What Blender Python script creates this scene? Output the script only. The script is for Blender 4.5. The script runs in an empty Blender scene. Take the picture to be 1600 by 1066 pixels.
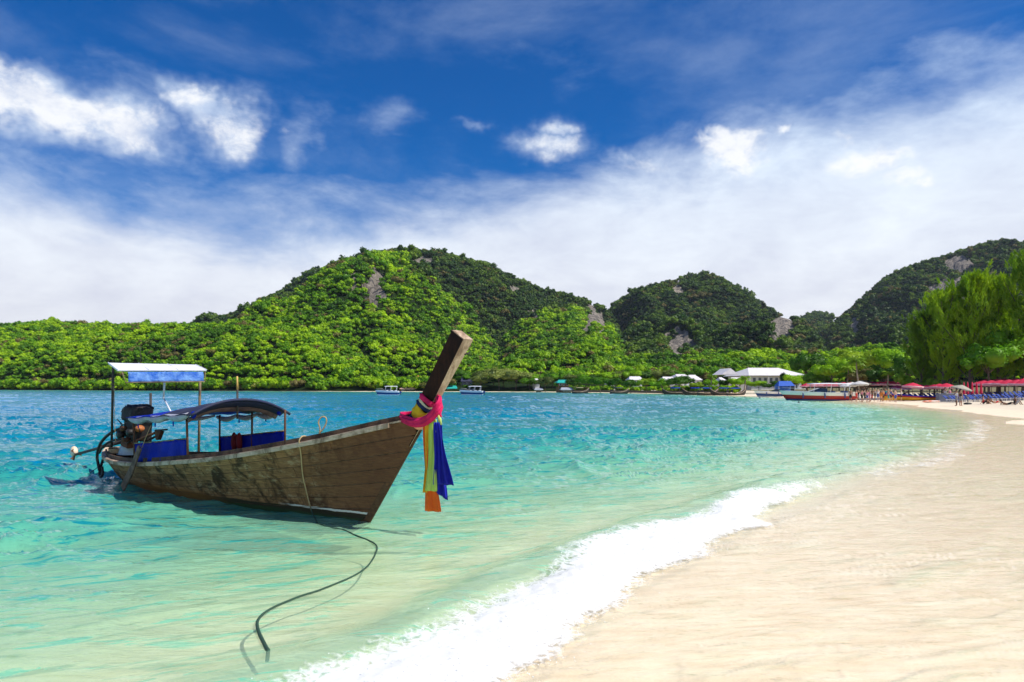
import bpy, bmesh, math, random
import numpy as np
from mathutils import Vector, Matrix
R = math.radians
random.seed(7)
rng = np.random.default_rng(11)
S = bpy.context.scene
COL = S.collection

# ------------------------------------------------------------------ camera, sky, sun, exposure
F_PX, CAM_H, HOR = 1067.0, 2.2, 602.5          # focal length in photo pixels, eye height, horizon row
cam = bpy.data.cameras.new('camera')
cam.sensor_width = 36.0
cam.lens = 36.0 * F_PX / 1600.0
cam.shift_y = (HOR - 533.0) / 1600.0
cam.clip_start = 0.05
cam.clip_end = 12000.0
cam_o = bpy.data.objects.new('camera', cam)
cam_o.location = (0, 0, CAM_H)
cam_o.rotation_euler = (R(90), 0, 0)
COL.objects.link(cam_o)
S.camera = cam_o

SUN_AZ, SUN_EL = R(111), R(52)                   # clockwise from +Y, above the horizon
S.view_settings.view_transform = 'Standard'
S.view_settings.look = 'None'
S.view_settings.exposure = 0.12
S.view_settings.gamma = 1.0
S.view_settings.use_curve_mapping = False


class NT:
    """short helpers for wiring a node tree"""
    def __init__(s, tree):
        s.t = tree; s.n = tree.nodes; s.l = tree.links
    def put(s, sock, v):
        if v is None: return
        if isinstance(v, bpy.types.NodeSocket): s.l.new(v, sock)
        else:
            if hasattr(sock.default_value, '__len__') and len(sock.default_value) == 4 and len(v) == 3: v = (*v, 1)
            sock.default_value = v
    def node(s, kind, props=None, **ins):
        n = s.n.new(kind)
        for k, v in (props or {}).items(): setattr(n, k, v)
        for k, v in ins.items():
            s.put(n.inputs[int(k[1:])] if k[0] == 'i' and k[1:].isdigit() else n.inputs[k.replace('_', ' ')], v)
        return n
    def m(s, op, a, b=None, c=None, clamp=False):
        n = s.n.new('ShaderNodeMath'); n.operation = op; n.use_clamp = clamp
        s.put(n.inputs[0], a); s.put(n.inputs[1], b); s.put(n.inputs[2], c)
        return n.outputs[0]
    def noise(s, vec, scale, detail=4, rough=.55, dist=0):
        n = s.node('ShaderNodeTexNoise', Vector=vec, Scale=scale, Detail=detail, Roughness=rough, Distortion=dist)
        return n.outputs[0]
    def step(s, v, a, b):
        n = s.node('ShaderNodeMapRange', dict(interpolation_type='SMOOTHSTEP'), i0=v, i1=a, i2=b)
        return n.outputs[0]
    def mix(s, f, a, b, blend='MIX'):
        n = s.node('ShaderNodeMix', dict(data_type='RGBA', blend_type=blend), i0=f, i6=a, i7=b)
        return n.outputs[2]
    def ramp(s, f, stops):
        n = s.node('ShaderNodeValToRGB', i0=f)
        e = n.color_ramp.elements
        while len(e) < len(stops): e.new(.5)
        for k, (p, c) in enumerate(stops):
            e[k].position = p; e[k].color = (*c, 1)
        return n.outputs[0]
    def vec(s, op, a, b=None):
        n = s.n.new('ShaderNodeVectorMath'); n.operation = op
        s.put(n.inputs[0], a); s.put(n.inputs[1], b)
        return n.outputs[0]
    def bump(s, h, strength, dist=.02, normal=None):
        return s.node('ShaderNodeBump', Height=h, Strength=strength, Distance=dist, Normal=normal).outputs[0]


W = bpy.data.worlds.new('World'); S.world = W; W.use_nodes = True
w = NT(W.node_tree); w.n.clear()
tc = w.node('ShaderNodeTexCoord').outputs['Generated']
sep = w.node('ShaderNodeSeparateXYZ', Vector=tc)
dx, dy, dz = sep.outputs
hyp = w.m('SQRT', w.m('ADD', w.m('MULTIPLY', dx, dx), w.m('MULTIPLY', dy, dy)))
az = w.m('ARCTAN2', dx, dy)
el = w.m('ARCSINE', dz)
sx = w.m('DIVIDE', dx, w.m('MAXIMUM', hyp, .001))
sky = w.node('ShaderNodeTexSky', dict(sky_type='NISHITA', sun_disc=False, sun_elevation=SUN_EL, sun_rotation=SUN_AZ,
             altitude=0, air_density=1.0, dust_density=.3, ozone_density=2.5)).outputs[0]
hs = w.node('ShaderNodeHueSaturation', Hue=.5, Saturation=1.22, Value=1.0, Color=sky).outputs[0]
blue = w.node('ShaderNodeGamma', Color=hs, Gamma=1.0).outputs[0]
blue = w.mix(1.0, blue, (.015, .70, 1.28), 'MULTIPLY')
pl = w.vec('MULTIPLY', tc, (1.0, 1.0, 2.2))
n1 = w.noise(pl, 3.2, 9, .58, .35)
n2 = w.noise(pl, 7.5, 8, .62, .2)
nb = w.m('ADD', w.m('MULTIPLY', w.noise(w.vec('MULTIPLY', tc, (1.6, 1.6, 2.6)), 7.0, 10, .66, .25), .55), w.m('MULTIPLY', w.noise(w.vec('MULTIPLY', tc, (1.2, 1.2, 1.5)), 26.0, 10, .68, .3), .45))
# the veil of bright high cloud that fills the lower sky and climbs to the right
eb = w.m('ADD', .255, w.m('MULTIPLY', w.step(sx, -.1, .30), .10))
vl = w.m('SUBTRACT', eb, el)
vl = w.m('ADD', vl, w.m('MULTIPLY', w.m('SUBTRACT', n1, .5), .26))
vl = w.m('ADD', vl, w.m('MULTIPLY', w.m('SUBTRACT', n2, .5), .10))
veil = w.step(vl, -.05, .10)
thin = w.m('MULTIPLY', w.step(w.noise(w.vec('MULTIPLY', w.vec('ADD', tc, (.0, .0, 3.0)), (1.0, 1.3, 2.8)), 2.2, 12, .60, .25), .46, .80), .26)
wa = w.node('ShaderNodeTexNoise', Vector=tc, Scale=5.0, Detail=5, Roughness=.65).outputs[1]
ws = w.node('ShaderNodeSeparateXYZ', Vector=wa).outputs
azw = w.m('ADD', az, w.m('MULTIPLY', w.m('SUBTRACT', ws[0], .5), .22))
elw = w.m('ADD', el, w.m('MULTIPLY', w.m('SUBTRACT', ws[1], .5), .13))
# cumulus puffs: (px, py, rx, ry, weight) read from the photo, turned into directions
PUFFS = [(60, 165, 130, 42, 1.0), (165, 185, 80, 44, 1.0), (20, 130, 60, 30, .8), (290, 160, 55, 30, .9), (350, 190, 65, 32, .8),
         (455, 225, 34, 40, .34), (590, 190, 40, 28, .32), (855, 242, 52, 20, .66), (878, 212, 28, 14, .5),
         (1000, 262, 40, 20, .5), (1120, 236, 50, 26, .95), (1160, 248, 40, 24, .9), (1212, 217, 20, 16, .85), (1300, 222, 40, 12, .5),
         (1360, 262, 90, 30, .75), (1400, 300, 50, 22, .75), (745, 205, 20, 8, .3)]
g = None
for px, py, rx, ry, wt in PUFFS:
    a0 = math.atan((px - 800) / F_PX)
    e0 = math.atan((HOR - py) / F_PX * math.cos(a0))
    ra, re = rx / F_PX * math.cos(a0) ** 2, ry / F_PX * math.cos(a0)
    da = w.m('DIVIDE', w.m('SUBTRACT', azw, a0), ra)
    de = w.m('DIVIDE', w.m('SUBTRACT', elw, e0), re)
    d2 = w.m('ADD', w.m('MULTIPLY', da, da), w.m('MULTIPLY', de, de))
    v = w.m('MULTIPLY', w.m('EXPONENT', w.m('MULTIPLY', d2, -.75)), wt)
    g = v if g is None else w.m('MAXIMUM', g, v)
puff = w.step(w.m('ADD', g, w.m('MULTIPLY', w.m('SUBTRACT', nb, .5), w.m('ADD', .30, w.m('MULTIPLY', g, 3.6)))), .34, .98)
lowc = w.ramp(w.m('MULTIPLY', el, 2.6), [(0, (.74, .80, .90)), (.18, (.86, .87, .90)), (.6, (.80, .87, .95)), (1, (.70, .84, 1.0))])
shade = w.m('ADD', .90, w.m('MULTIPLY', w.m('SUBTRACT', n2, .5), .55))
lowc = w.mix(1.0, lowc, w.node('ShaderNodeCombineColor', Red=shade, Green=shade, Blue=w.m('ADD', w.m('MULTIPLY', shade, .7), .3)).outputs[0], 'MULTIPLY')
bgA = w.node('ShaderNodeBackground', Color=blue, Strength=.080)
bgB = w.node('ShaderNodeBackground', Color=lowc, Strength=1.06)
bgC = w.node('ShaderNodeBackground', Color=w.mix(w.step(w.m('ADD', n2, w.m('MULTIPLY', w.m('SUBTRACT', nb, .5), .8)), .30, .55), (.74, .78, .88), (1.0, 1.0, 1.0)), Strength=1.0)
halo = w.m('MULTIPLY', w.step(w.m('ADD', g, w.m('MULTIPLY', w.m('SUBTRACT', n2, .5), .9)), .02, .9), .75)
f1 = w.m('MAXIMUM', w.m('MAXIMUM', w.m('MULTIPLY', veil, .97), thin), halo)
m1 = w.node('ShaderNodeMixShader', i0=f1, i1=bgA.outputs[0], i2=bgB.outputs[0])
m2 = w.node('ShaderNodeMixShader', i0=w.m('MULTIPLY', puff, .80), i1=m1.outputs[0], i2=bgC.outputs[0])
w.node('ShaderNodeOutputWorld', Surface=m2.outputs[0])

sun = bpy.data.lights.new('sun', 'SUN')
sun.energy = 5.0; sun.angle = R(.5); sun.color = (1.0, .95, .86)
sun_o = bpy.data.objects.new('sun', sun); COL.objects.link(sun_o)
sd = Vector((math.sin(SUN_AZ) * math.cos(SUN_EL), math.cos(SUN_AZ) * math.cos(SUN_EL), math.sin(SUN_EL)))
sun_o.rotation_euler = sd.to_track_quat('Z', 'Y').to_euler()
sun_o.location = (60, 10, 80)


# ------------------------------------------------------------------ helpers
def gp(px, py, z=0.0):
    """where the photo's pixel meets the level z"""
    Y = F_PX * (CAM_H - z) / (py - HOR)
    return ((px - 800) / F_PX * Y, Y)

def at(px, py, Y):
    return Vector(((px - 800) / F_PX * Y, Y, CAM_H - (py - HOR) / F_PX * Y))

def tag(o, label=None, cat=None, group=None, kind=None):
    if label: o['label'] = label
    if cat: o['category'] = cat
    if group: o['group'] = group
    if kind: o['kind'] = kind
    return o

def empty(name, loc=(0, 0, 0), rz=0, label=None, cat=None, group=None):
    o = bpy.data.objects.new(name, None); COL.objects.link(o)
    o.location = loc; o.rotation_euler = (0, 0, rz); o.empty_display_size = .2
    return tag(o, label, cat, group)

class MB:
    def __init__(s): s.v = []; s.f = []
    def grid(s, P, closed_u=False, closed_v=False, flip=False):
        """P[i][j] points"""
        b = len(s.v); nu, nv = len(P), len(P[0])
        for r in P: s.v += [tuple(p) for p in r]
        for i in range(nu if closed_u else nu - 1):
            for j in range(nv if closed_v else nv - 1):
                i2, j2 = (i + 1) % nu, (j + 1) % nv
                q = (b + i * nv + j, b + i2 * nv + j, b + i2 * nv + j2, b + i * nv + j2)
                s.f.append(q[::-1] if flip else q)
        return s
    def box(s, c, d, M=None):
        b = len(s.v)
        for x in (-.5, .5):
            for y in (-.5, .5):
                for z in (-.5, .5):
                    p = Vector((x * d[0], y * d[1], z * d[2]))
                    if M is not None: p = M @ p
                    s.v.append(tuple(p + Vector(c)))
        for q in ((0, 1, 3, 2), (4, 6, 7, 5), (0, 4, 5, 1), (2, 3, 7, 6), (0, 2, 6, 4), (1, 5, 7, 3)): s.f.append(tuple(b + k for k in q))
        return s
    def hexa(s, p8):
        """8 corners: bottom ring of 4 then top ring of 4"""
        b = len(s.v); s.v += [tuple(p) for p in p8]
        for q in ((3, 2, 1, 0), (4, 5, 6, 7), (0, 1, 5, 4), (1, 2, 6, 5), (2, 3, 7, 6), (3, 0, 4, 7)): s.f.append(tuple(b + k for k in q))
        return s
    def tube(s, pts, r, n=8, cap=True, sq=1.0):
        pts = [Vector(p) for p in pts]
        rr = r if hasattr(r, '__len__') else [r] * len(pts)
        up = Vector((0, 0, 1)); prev = None; rings = []
        for i, p in enumerate(pts):
            t = (pts[min(i + 1, len(pts) - 1)] - pts[max(i - 1, 0)])
            t = t.normalized() if t.length > 1e-9 else Vector((0, 0, 1))
            if prev is None:
                a = t.cross(up)
                if a.length < .1: a = t.cross(Vector((1, 0, 0)))
                a.normalize()
            else:
                a = prev - t * prev.dot(t)
                a = a.normalized() if a.length > 1e-6 else prev
            prev = a; bb = t.cross(a)
            rings.append([p + (a * math.cos(2 * math.pi * k / n) + bb * sq * math.sin(2 * math.pi * k / n)) * rr[i] for k in range(n)])
        b = len(s.v); s.grid(rings, closed_v=True)
        if cap:
            s.f.append(tuple(b + k for k in range(n))); e = b + (len(pts) - 1) * n
            s.f.append(tuple(e + k for k in reversed(range(n))))
        return s
    def ball(s, c, r, nu=8, nv=10, sc=(1, 1, 1)):
        P = [[(c[0] + r * sc[0] * math.sin(math.pi * i / nu) * math.cos(2 * math.pi * j / nv), c[1] + r * sc[1] * math.sin(math.pi * i / nu) * math.sin(2 * math.pi * j / nv),
               c[2] + r * sc[2] * math.cos(math.pi * i / nu)) for j in range(nv)] for i in range(nu + 1)]
        return s.grid(P, closed_v=True)
    def build(s, name, mat=None, parent=None, smooth=False, loc=None, bevel=0, solid=0):
        me = bpy.data.meshes.new(name); me.from_pydata(s.v, [], s.f); me.validate(); me.update()
        return link(name, me, mat, parent, smooth, loc, bevel, solid)

def link(name, me, mat=None, parent=None, smooth=False, loc=None, bevel=0, solid=0):
    o = bpy.data.objects.new(name, me); COL.objects.link(o)
    if mat is not None and not me.materials: me.materials.append(mat)
    if smooth:
        me.polygons.foreach_set('use_smooth', [True] * len(me.polygons))
    if parent is not None: o.parent = parent
    if loc is not None: o.location = loc
    if bevel:
        m = o.modifiers.new('bevel', 'BEVEL'); m.width = bevel; m.segments = 2; m.limit_method = 'ANGLE'
    if solid:
        m = o.modifiers.new('solid', 'SOLIDIFY'); m.thickness = solid; m.offset = 0
    return o

def np_mesh(name, V, Fq, smooth=True):
    """fast mesh from numpy arrays, quads or triangles"""
    me = bpy.data.meshes.new(name)
    k = Fq.shape[1]
    me.vertices.add(len(V)); me.vertices.foreach_set('co', np.ascontiguousarray(V, dtype=np.float32).ravel())
    me.loops.add(len(Fq) * k); me.loops.foreach_set('vertex_index', np.ascontiguousarray(Fq, dtype=np.int32).ravel())
    me.polygons.add(len(Fq)); me.polygons.foreach_set('loop_start', np.arange(0, len(Fq) * k, k, dtype=np.int32))
    me.polygons.foreach_set('loop_total', np.full(len(Fq), k, dtype=np.int32))
    if smooth: me.polygons.foreach_set('use_smooth', np.ones(len(Fq), dtype=bool))
    me.update(calc_edges=True)
    return me

def grid_faces(nu, nv, keep=None):
    i, j = np.meshgrid(np.arange(nu - 1), np.arange(nv - 1), indexing='ij')
    a = i * nv + j
    Fq = np.stack([a, a + nv, a + nv + 1, a + 1], -1).reshape(-1, 4)
    return Fq if keep is None else Fq[keep.reshape(-1)]

def add_attr(me, name, arr):
    at_ = me.attributes.new(name, 'FLOAT', 'POINT'); at_.data.foreach_set('value', np.ascontiguousarray(arr, dtype=np.float32).ravel())

def copy_tree(o, parent=None):
    c = o.copy(); COL.objects.link(c)
    if parent is not None: c.parent = parent
    for ch in list(o.children): copy_tree(ch, c)
    return c

def vnoise(x, y, seed=0):
    x = np.asarray(x, dtype=np.float64); y = np.asarray(y, dtype=np.float64)
    xi = np.floor(x).astype(np.int64); yi = np.floor(y).astype(np.int64)
    xf = x - xi; yf = y - yi
    u = xf * xf * xf * (xf * (xf * 6 - 15) + 10); v = yf * yf * yf * (yf * (yf * 6 - 15) + 10)
    def hsh(a, b):
        n = (a * 374761393 + b * 668265263 + seed * 974634777) & 0xffffffff
        n = ((n ^ (n >> 13)) * 1274126177) & 0xffffffff
        return ((n ^ (n >> 16)) & 0xffff) / 65535.0
    a = hsh(xi, yi); b = hsh(xi + 1, yi); c = hsh(xi, yi + 1); d = hsh(xi + 1, yi + 1)
    return (a * (1 - u) + b * u) * (1 - v) + (c * (1 - u) + d * u) * v

def fbm(x, y, oct=4, seed=0, gain=.5):
    s, a, t = 0, 1.0, 0
    for k in range(oct):
        s = s + a * vnoise(x * 2 ** k + 17.3 * k, y * 2 ** k - 9.1 * k, seed + k); t += a; a *= gain
    return s / t

def sstep(x, a, b):
    t = np.clip((np.asarray(x, dtype=np.float64) - a) / (b - a), 0, 1)
    return t * t * (3 - 2 * t)

# ------------------------------------------------------------------ materials
MATS = {}
def mat(name, c1, c2=None, scale=6.0, rough=.6, bump=0.0, bdist=.01, metal=0.0, stretch=(1, 1, 1), rnd=0.0, detail=5, spec=.4, trans=0.0):
    """procedural: two tones broken up by noise in object space, fine relief, a little variation from object to object"""
    if name in MATS: return MATS[name]
    m = bpy.data.materials.new(name); m.use_nodes = True; MATS[name] = m
    t = NT(m.node_tree); t.n.clear()
    oc = t.node('ShaderNodeTexCoord').outputs['Object']
    v = t.vec('MULTIPLY', oc, stretch)
    n = t.noise(v, scale, detail, .6)
    c2 = c2 or tuple(x * .7 for x in c1)
    col = t.mix(t.step(n, .3, .7), c1, c2)
    if rnd:
        r = t.node('ShaderNodeObjectInfo').outputs['Random']
        k = t.m('ADD', 1 - rnd / 2, t.m('MULTIPLY', r, rnd))
        col = t.mix(1.0, col, t.node('ShaderNodeCombineColor', Red=k, Green=k, Blue=k).outputs[0], 'MULTIPLY')
    p = t.node('ShaderNodeBsdfPrincipled', Base_Color=col, Roughness=rough, Metallic=metal)
    p.inputs['Specular IOR Level'].default_value = spec
    if bump:
        t.l.new(t.bump(t.noise(v, scale * 5, 4, .6), bump, bdist), p.inputs['Normal'])
    out = p.outputs[0]
    if trans:
        tr = t.node('ShaderNodeBsdfTranslucent', Color=col)
        out = t.node('ShaderNodeMixShader', i0=trans, i1=out, i2=tr.outputs[0]).outputs[0]
    t.node('ShaderNodeOutputMaterial', Surface=out)
    return m

# ------------------------------------------------------------------ the lie of the land: shoreline, sand, sea bed
SHORE = np.array([(-2000, -2300), (-40, -46), (-12, -10), (-4.0, 0.0), (.24, 5.06), (1.34, 7.17), (3.77, 10.3), (7.3, 14.4), (13.5, 21.0), (21, 30.3), (31, 44.7), (36.2, 55),
                  (40, 68), (44, 80), (47.6, 96), (49, 127), (44, 162), (34, 195), (10.5, 223), (-22, 235), (-69, 247), (-129, 276), (-251, 335), (-500, 430), (-900, 470), (-6000, 900)], dtype=float)

def sdist(x, y):
    """signed distance to the waterline: positive on land"""
    x = np.asarray(x, dtype=float); y = np.asarray(y, dtype=float)
    best = np.full(x.shape, 1e18); sg = np.zeros(x.shape)
    for (ax, ay), (bx, by) in zip(SHORE[:-1], SHORE[1:]):
        ex, ey = bx - ax, by - ay
        t = np.clip(((x - ax) * ex + (y - ay) * ey) / (ex * ex + ey * ey), 0, 1)
        qx, qy = x - (ax + t * ex), y - (ay + t * ey)
        d = qx * qx + qy * qy
        cr = ex * (y - ay) - ey * (x - ax)
        upd = d < best - 1e-9
        best = np.where(upd, d, best); sg = np.where(upd, np.where(cr < 0, 1.0, -1.0), sg)
    return np.sqrt(best) * sg

def sand_z(x, y, s=None):
    if s is None: s = sdist(x, y)
    z = np.interp(s, [-400, -150, -60, -25, -12, -7, -4, -2, 0, 6, 12, 25, 60, 400], [-9, -6.5, -3.6, -1.9, -.95, -.55, -.30, -.17, 0.0, .10, .32, .75, 1.3, 3.0])
    z = z + (fbm(x * .35, y * .35, 3, 5) - .5) * .03 * np.clip(np.abs(s) / 2, 0, 3)
    return z

def polar(a0, a1, na, r0, r1, nr):
    A = np.linspace(R(a0), R(a1), na); Rr = np.geomspace(r0, r1, nr)
    r_, a_ = np.meshgrid(Rr, A, indexing='ij')
    return r_ * np.sin(a_), r_ * np.cos(a_)

X, Y = polar(-180, 180, 721, .4, 5200, 260)
s_ = sdist(X, Y); Z = sand_z(X, Y, s_)
me = np_mesh('sand', np.stack([X, Y, Z], -1).reshape(-1, 3), grid_faces(*X.shape)[:, ::-1])
add_attr(me, 'shore', s_)
m = bpy.data.materials.new('sand'); m.use_nodes = True
t = NT(m.node_tree); t.n.clear()
geo = t.node('ShaderNodeNewGeometry').outputs['Position']
sh = t.node('ShaderNodeAttribute', dict(attribute_name='shore')).outputs['Fac']
big = t.noise(geo, .35, 5, .6); fine = t.noise(geo, 14, 6, .7); grain = t.noise(geo, 220, 3, .7)
dry = t.mix(t.step(fine, .35, .7), (.80, .69, .52), (.72, .60, .44))
wet = t.mix(t.step(t.noise(t.vec('MULTIPLY', geo, (1, 3, 1)), 1.3, 6, .6), .35, .7), (.93, .79, .59), (.84, .67, .46))
ripple_stk = t.noise(t.vec('MULTIPLY', t.node('ShaderNodeVectorRotate', dict(rotation_type='Z_AXIS'), Vector=geo, Angle=R(-14)).outputs[0], (.7, 4.6, 1)), 1.7, 8, .66, .7)  # darker faces of the film ripples, put into the sand colour as brown streaks
wet = t.mix(t.m('MULTIPLY', t.step(ripple_stk, .53, .66), t.m('MULTIPLY', t.step(t.node('ShaderNodeSeparateXYZ', Vector=geo).outputs[1], 2, 9), t.m('MULTIPLY', t.step(sh, -.4, .4), .55))), wet, (.60, .41, .23))
wetness = t.m('SUBTRACT', 1.0, t.step(t.m('ADD', sh, t.m('MULTIPLY', big, 4.0)), 6.5, 8.5))
soil = t.mix(t.step(t.noise(geo, .5, 5), .4, .6), (.10, .11, .03), (.20, .16, .08))
c = t.mix(wetness, dry, wet)
c = t.mix(t.step(t.m('ADD', sh, t.m('MULTIPLY', big, 6.0)), 26, 34), c, soil)
c = t.mix(t.m('MULTIPLY', grain, .25), c, (.38, .30, .2))
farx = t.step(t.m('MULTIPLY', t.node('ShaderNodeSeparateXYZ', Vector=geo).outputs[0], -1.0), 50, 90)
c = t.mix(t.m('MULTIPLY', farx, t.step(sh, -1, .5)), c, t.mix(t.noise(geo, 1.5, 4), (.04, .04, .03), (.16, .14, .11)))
nrm = t.bump(t.m('ADD', t.noise(geo, 3, 6, .6), t.m('MULTIPLY', grain, .05)), .35, .05)
p = t.node('ShaderNodeBsdfPrincipled', Base_Color=c, Roughness=.9, Normal=nrm); p.inputs['Specular IOR Level'].default_value = .2
t.node('ShaderNodeOutputMaterial', Surface=p.outputs[0])
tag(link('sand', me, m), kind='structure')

# ------------------------------------------------------------------ water
def ridged(n): return 1 - np.abs(2 * n - 1)

def wave_z(x, y, s=None, d=None):
    """height of the sea surface"""
    if s is None: s = sdist(x, y)
    ca, sa = math.cos(R(22)), math.sin(R(22))
    a = x * ca + y * sa; b = -x * sa + y * ca                     # along the crests, across them
    wx = (fbm(x * .25, y * .25, 2, 31) - .5) * 3; wy = (fbm(x * .25, y * .25, 2, 41) - .5) * 3
    h1 = (fbm((a + wx) * .22, (b + wy) * .62, 3, 1) - .5) * .13
    h2 = ridged(vnoise((a + wx) * .42, (b + wy) * 1.25, 7)) ** 3 * .13
    h3 = ridged(vnoise((x + wy) * 1.0, (y + wx) * 2.7, 9)) ** 3 * .065
    h4 = ridged(vnoise((a + wy) * 2.4, (b + wx) * 6.0, 12)) ** 3 * .024
    calm = .35 + .65 * sstep(fbm(x * .09 + 3, y * .16, 3, 77), .38, .62)    # gusty patches
    off = np.clip(-s, 0, None)
    amp = .42 + .95 * sstep(off, 1.5, 9)
    return (h1 + (h2 + (h3 + h4) * (1 - .85 * sstep(y, 40, 130))) * calm) * amp - .03

def water_z(x, y, s, zs):
    sw = wave_z(x, y, s)
    near = sstep(-y, -34, -10)                                     # the breaker belongs to the near beach
    sw = sw + .17 * np.exp(-((s + 1.55 + .3 * (fbm(x * .6, y * .6, 2, 3) - .5)) / .42) ** 2) * near
    k = sstep(s, -1.2, .2)
    sw = sw * (1 - k)
    reach = 5.2 + 1.2 * (fbm(x * .3, y * .3, 3, 55) - .5) * 2 - 3.6 * sstep(y, 14, 40)
    ca, sa = math.cos(R(12)), math.sin(R(12))
    a = x * ca + y * sa; b = -x * sa + y * ca
    q = (fbm(x * .9, y * .9, 2, 61) - .5) * 1.4
    rip = ridged(vnoise((a + q) * 1.1, (b + q * .4) * 6.5, 62)) ** 3 * .014 + ridged(vnoise((a + q) * 2.6, (b + q * .4) * 14, 63)) ** 3 * .009
    rip = rip * (.35 + .65 * sstep(fbm(x * .35, y * .6, 3, 66), .35, .6))
    film = .012 + rip
    film = np.where(s < reach, film * sstep(reach - s, 0, .7) + .001, -.03)
    return np.maximum(sw, zs + film) if True else sw

X, Y = polar(-52, 62, 760, 2.2, 520, 800)
s_ = sdist(X, Y); zs = sand_z(X, Y, s_)
Z = water_z(X, Y, s_, zs)
keepv = s_ < 9
keep = keepv[:-1, :-1] & keepv[1:, 1:]
Vw = np.stack([X, Y, Z], -1).reshape(-1, 3); Fw = grid_faces(*X.shape, keep=keep)[:, ::-1]
used = np.unique(Fw); remap = np.zeros(len(Vw), dtype=np.int64); remap[used] = np.arange(len(used))
me = np_mesh('sea', Vw[used], remap[Fw])
add_attr(me, 'depth', np.clip(Z - zs, 0, None).ravel()[used])
add_attr(me, 'shore', s_.ravel()[used])
# the rest of the bay out of the frame, coarse
def water_material(name):
    m = bpy.data.materials.new(name); m.use_nodes = True
    t = NT(m.node_tree); t.n.clear()
    geo = t.node('ShaderNodeNewGeometry').outputs['Position']
    d = t.node('ShaderNodeAttribute', dict(attribute_name='depth')).outputs['Fac']
    sh = t.node('ShaderNodeAttribute', dict(attribute_name='shore')).outputs['Fac']
    patch = t.noise(t.vec('MULTIPLY', geo, (.012, .05, 1)), 1.0, 4, .6)
    refl_strk = t.noise(t.vec('MULTIPLY', t.node('ShaderNodeVectorRotate', dict(rotation_type='Z_AXIS'), Vector=geo, Angle=R(-20)).outputs[0], (.50, 2.3, 1)), 2.1, 7, .66, 1.0)
    refl_strk = t.m('MULTIPLY', t.step(refl_strk, .53, .62), t.m('SUBTRACT', 1.0, t.step(d, 1.6, 3.2)))  # dark strokes of the wave reflections, put into the water colour
    dd = t.m('MULTIPLY', d, t.m('ADD', t.m('ADD', .62, t.m('MULTIPLY', patch, .56)), t.m('MULTIPLY', refl_strk, 1.5)))
    # how far in the light gets: absorbed red first
    e = lambda k: t.m('EXPONENT', t.m('MULTIPLY', dd, -k))
    tint = t.node('ShaderNodeCombineColor', Red=e(.95), Green=e(.045), Blue=e(.42)).outputs[0]
    tr = t.node('ShaderNodeBsdfTransparent', Color=tint)
    body = t.ramp(t.m('DIVIDE', dd, 7.0), [(0, (.78, .85, .58)), (.030, (.52, .78, .50)), (.075, (.20, .60, .41)), (.125, (.06, .42, .33)), (.22, (.01, .25, .27)), (.42, (.0, .19, .31)), (.8, (.0, .25, .50)), (1, (.0, .28, .58))])
    df = t.node('ShaderNodeBsdfDiffuse', Color=body)
    op = t.m('SUBTRACT', 1.0, t.m('EXPONENT', t.m('MULTIPLY', dd, -1.7)))
    b = t.node('ShaderNodeMixShader', i0=op, i1=tr.outputs[0], i2=df.outputs[0]).outputs[0]
    dist = t.node('ShaderNodeVectorMath', dict(operation='LENGTH'), i0=geo).outputs[1]
    h = t.m('ADD', t.noise(t.vec('MULTIPLY', geo, (1.0, 2.0, 1)), 3.0, 6, .62), t.m('MULTIPLY', t.noise(t.vec('MULTIPLY', geo, (.35, .8, 1)), 1.0, 6, .65), 5.5))
    st = t.m('MULTIPLY', t.step(t.m('MULTIPLY', sh, -1.0), .5, 7), 1.0)
    film = t.noise(t.vec('MULTIPLY', geo, (1.0, 3.4, 1)), 3.2, 6, .62, .6)
    hh = t.m('ADD', t.m('MULTIPLY', h, st), t.m('MULTIPLY', film, .55))
    nrm = t.bump(hh, 1.0, .028)
    gl = t.node('ShaderNodeBsdfGlossy', Color=(1, 1, 1), Roughness=.06, Normal=nrm)
    fr = t.node('ShaderNodeFresnel', IOR=1.33, Normal=nrm).outputs[0]
    out = t.node('ShaderNodeMixShader', i0=t.m('MINIMUM', fr, .54), i1=b, i2=gl.outputs[0])
    t.l.new(nrm, df.inputs['Normal'])
    t.node('ShaderNodeOutputMaterial', Surface=out.outputs[0])
    return m
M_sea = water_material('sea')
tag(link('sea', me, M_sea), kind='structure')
for a0, a1 in ((-180, -52), (62, 180)):
    X, Y = polar(a0, a1, 160, 2.2, 3000, 220)
    s_ = sdist(X, Y); zs = sand_z(X, Y, s_)
    Z = np.where(s_ < 0, wave_z(X, Y, s_), zs - .05)
    kv = s_ < 6; keep = kv[:-1, :-1] & kv[1:, 1:]
    me = np_mesh('sea', np.stack([X, Y, Z], -1).reshape(-1, 3), grid_faces(*X.shape, keep=keep)[:, ::-1])
    add_attr(me, 'depth', np.clip(Z - zs, 0, None)); add_attr(me, 'shore', s_)
    tag(link('sea', me, M_sea), kind='structure')

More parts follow.
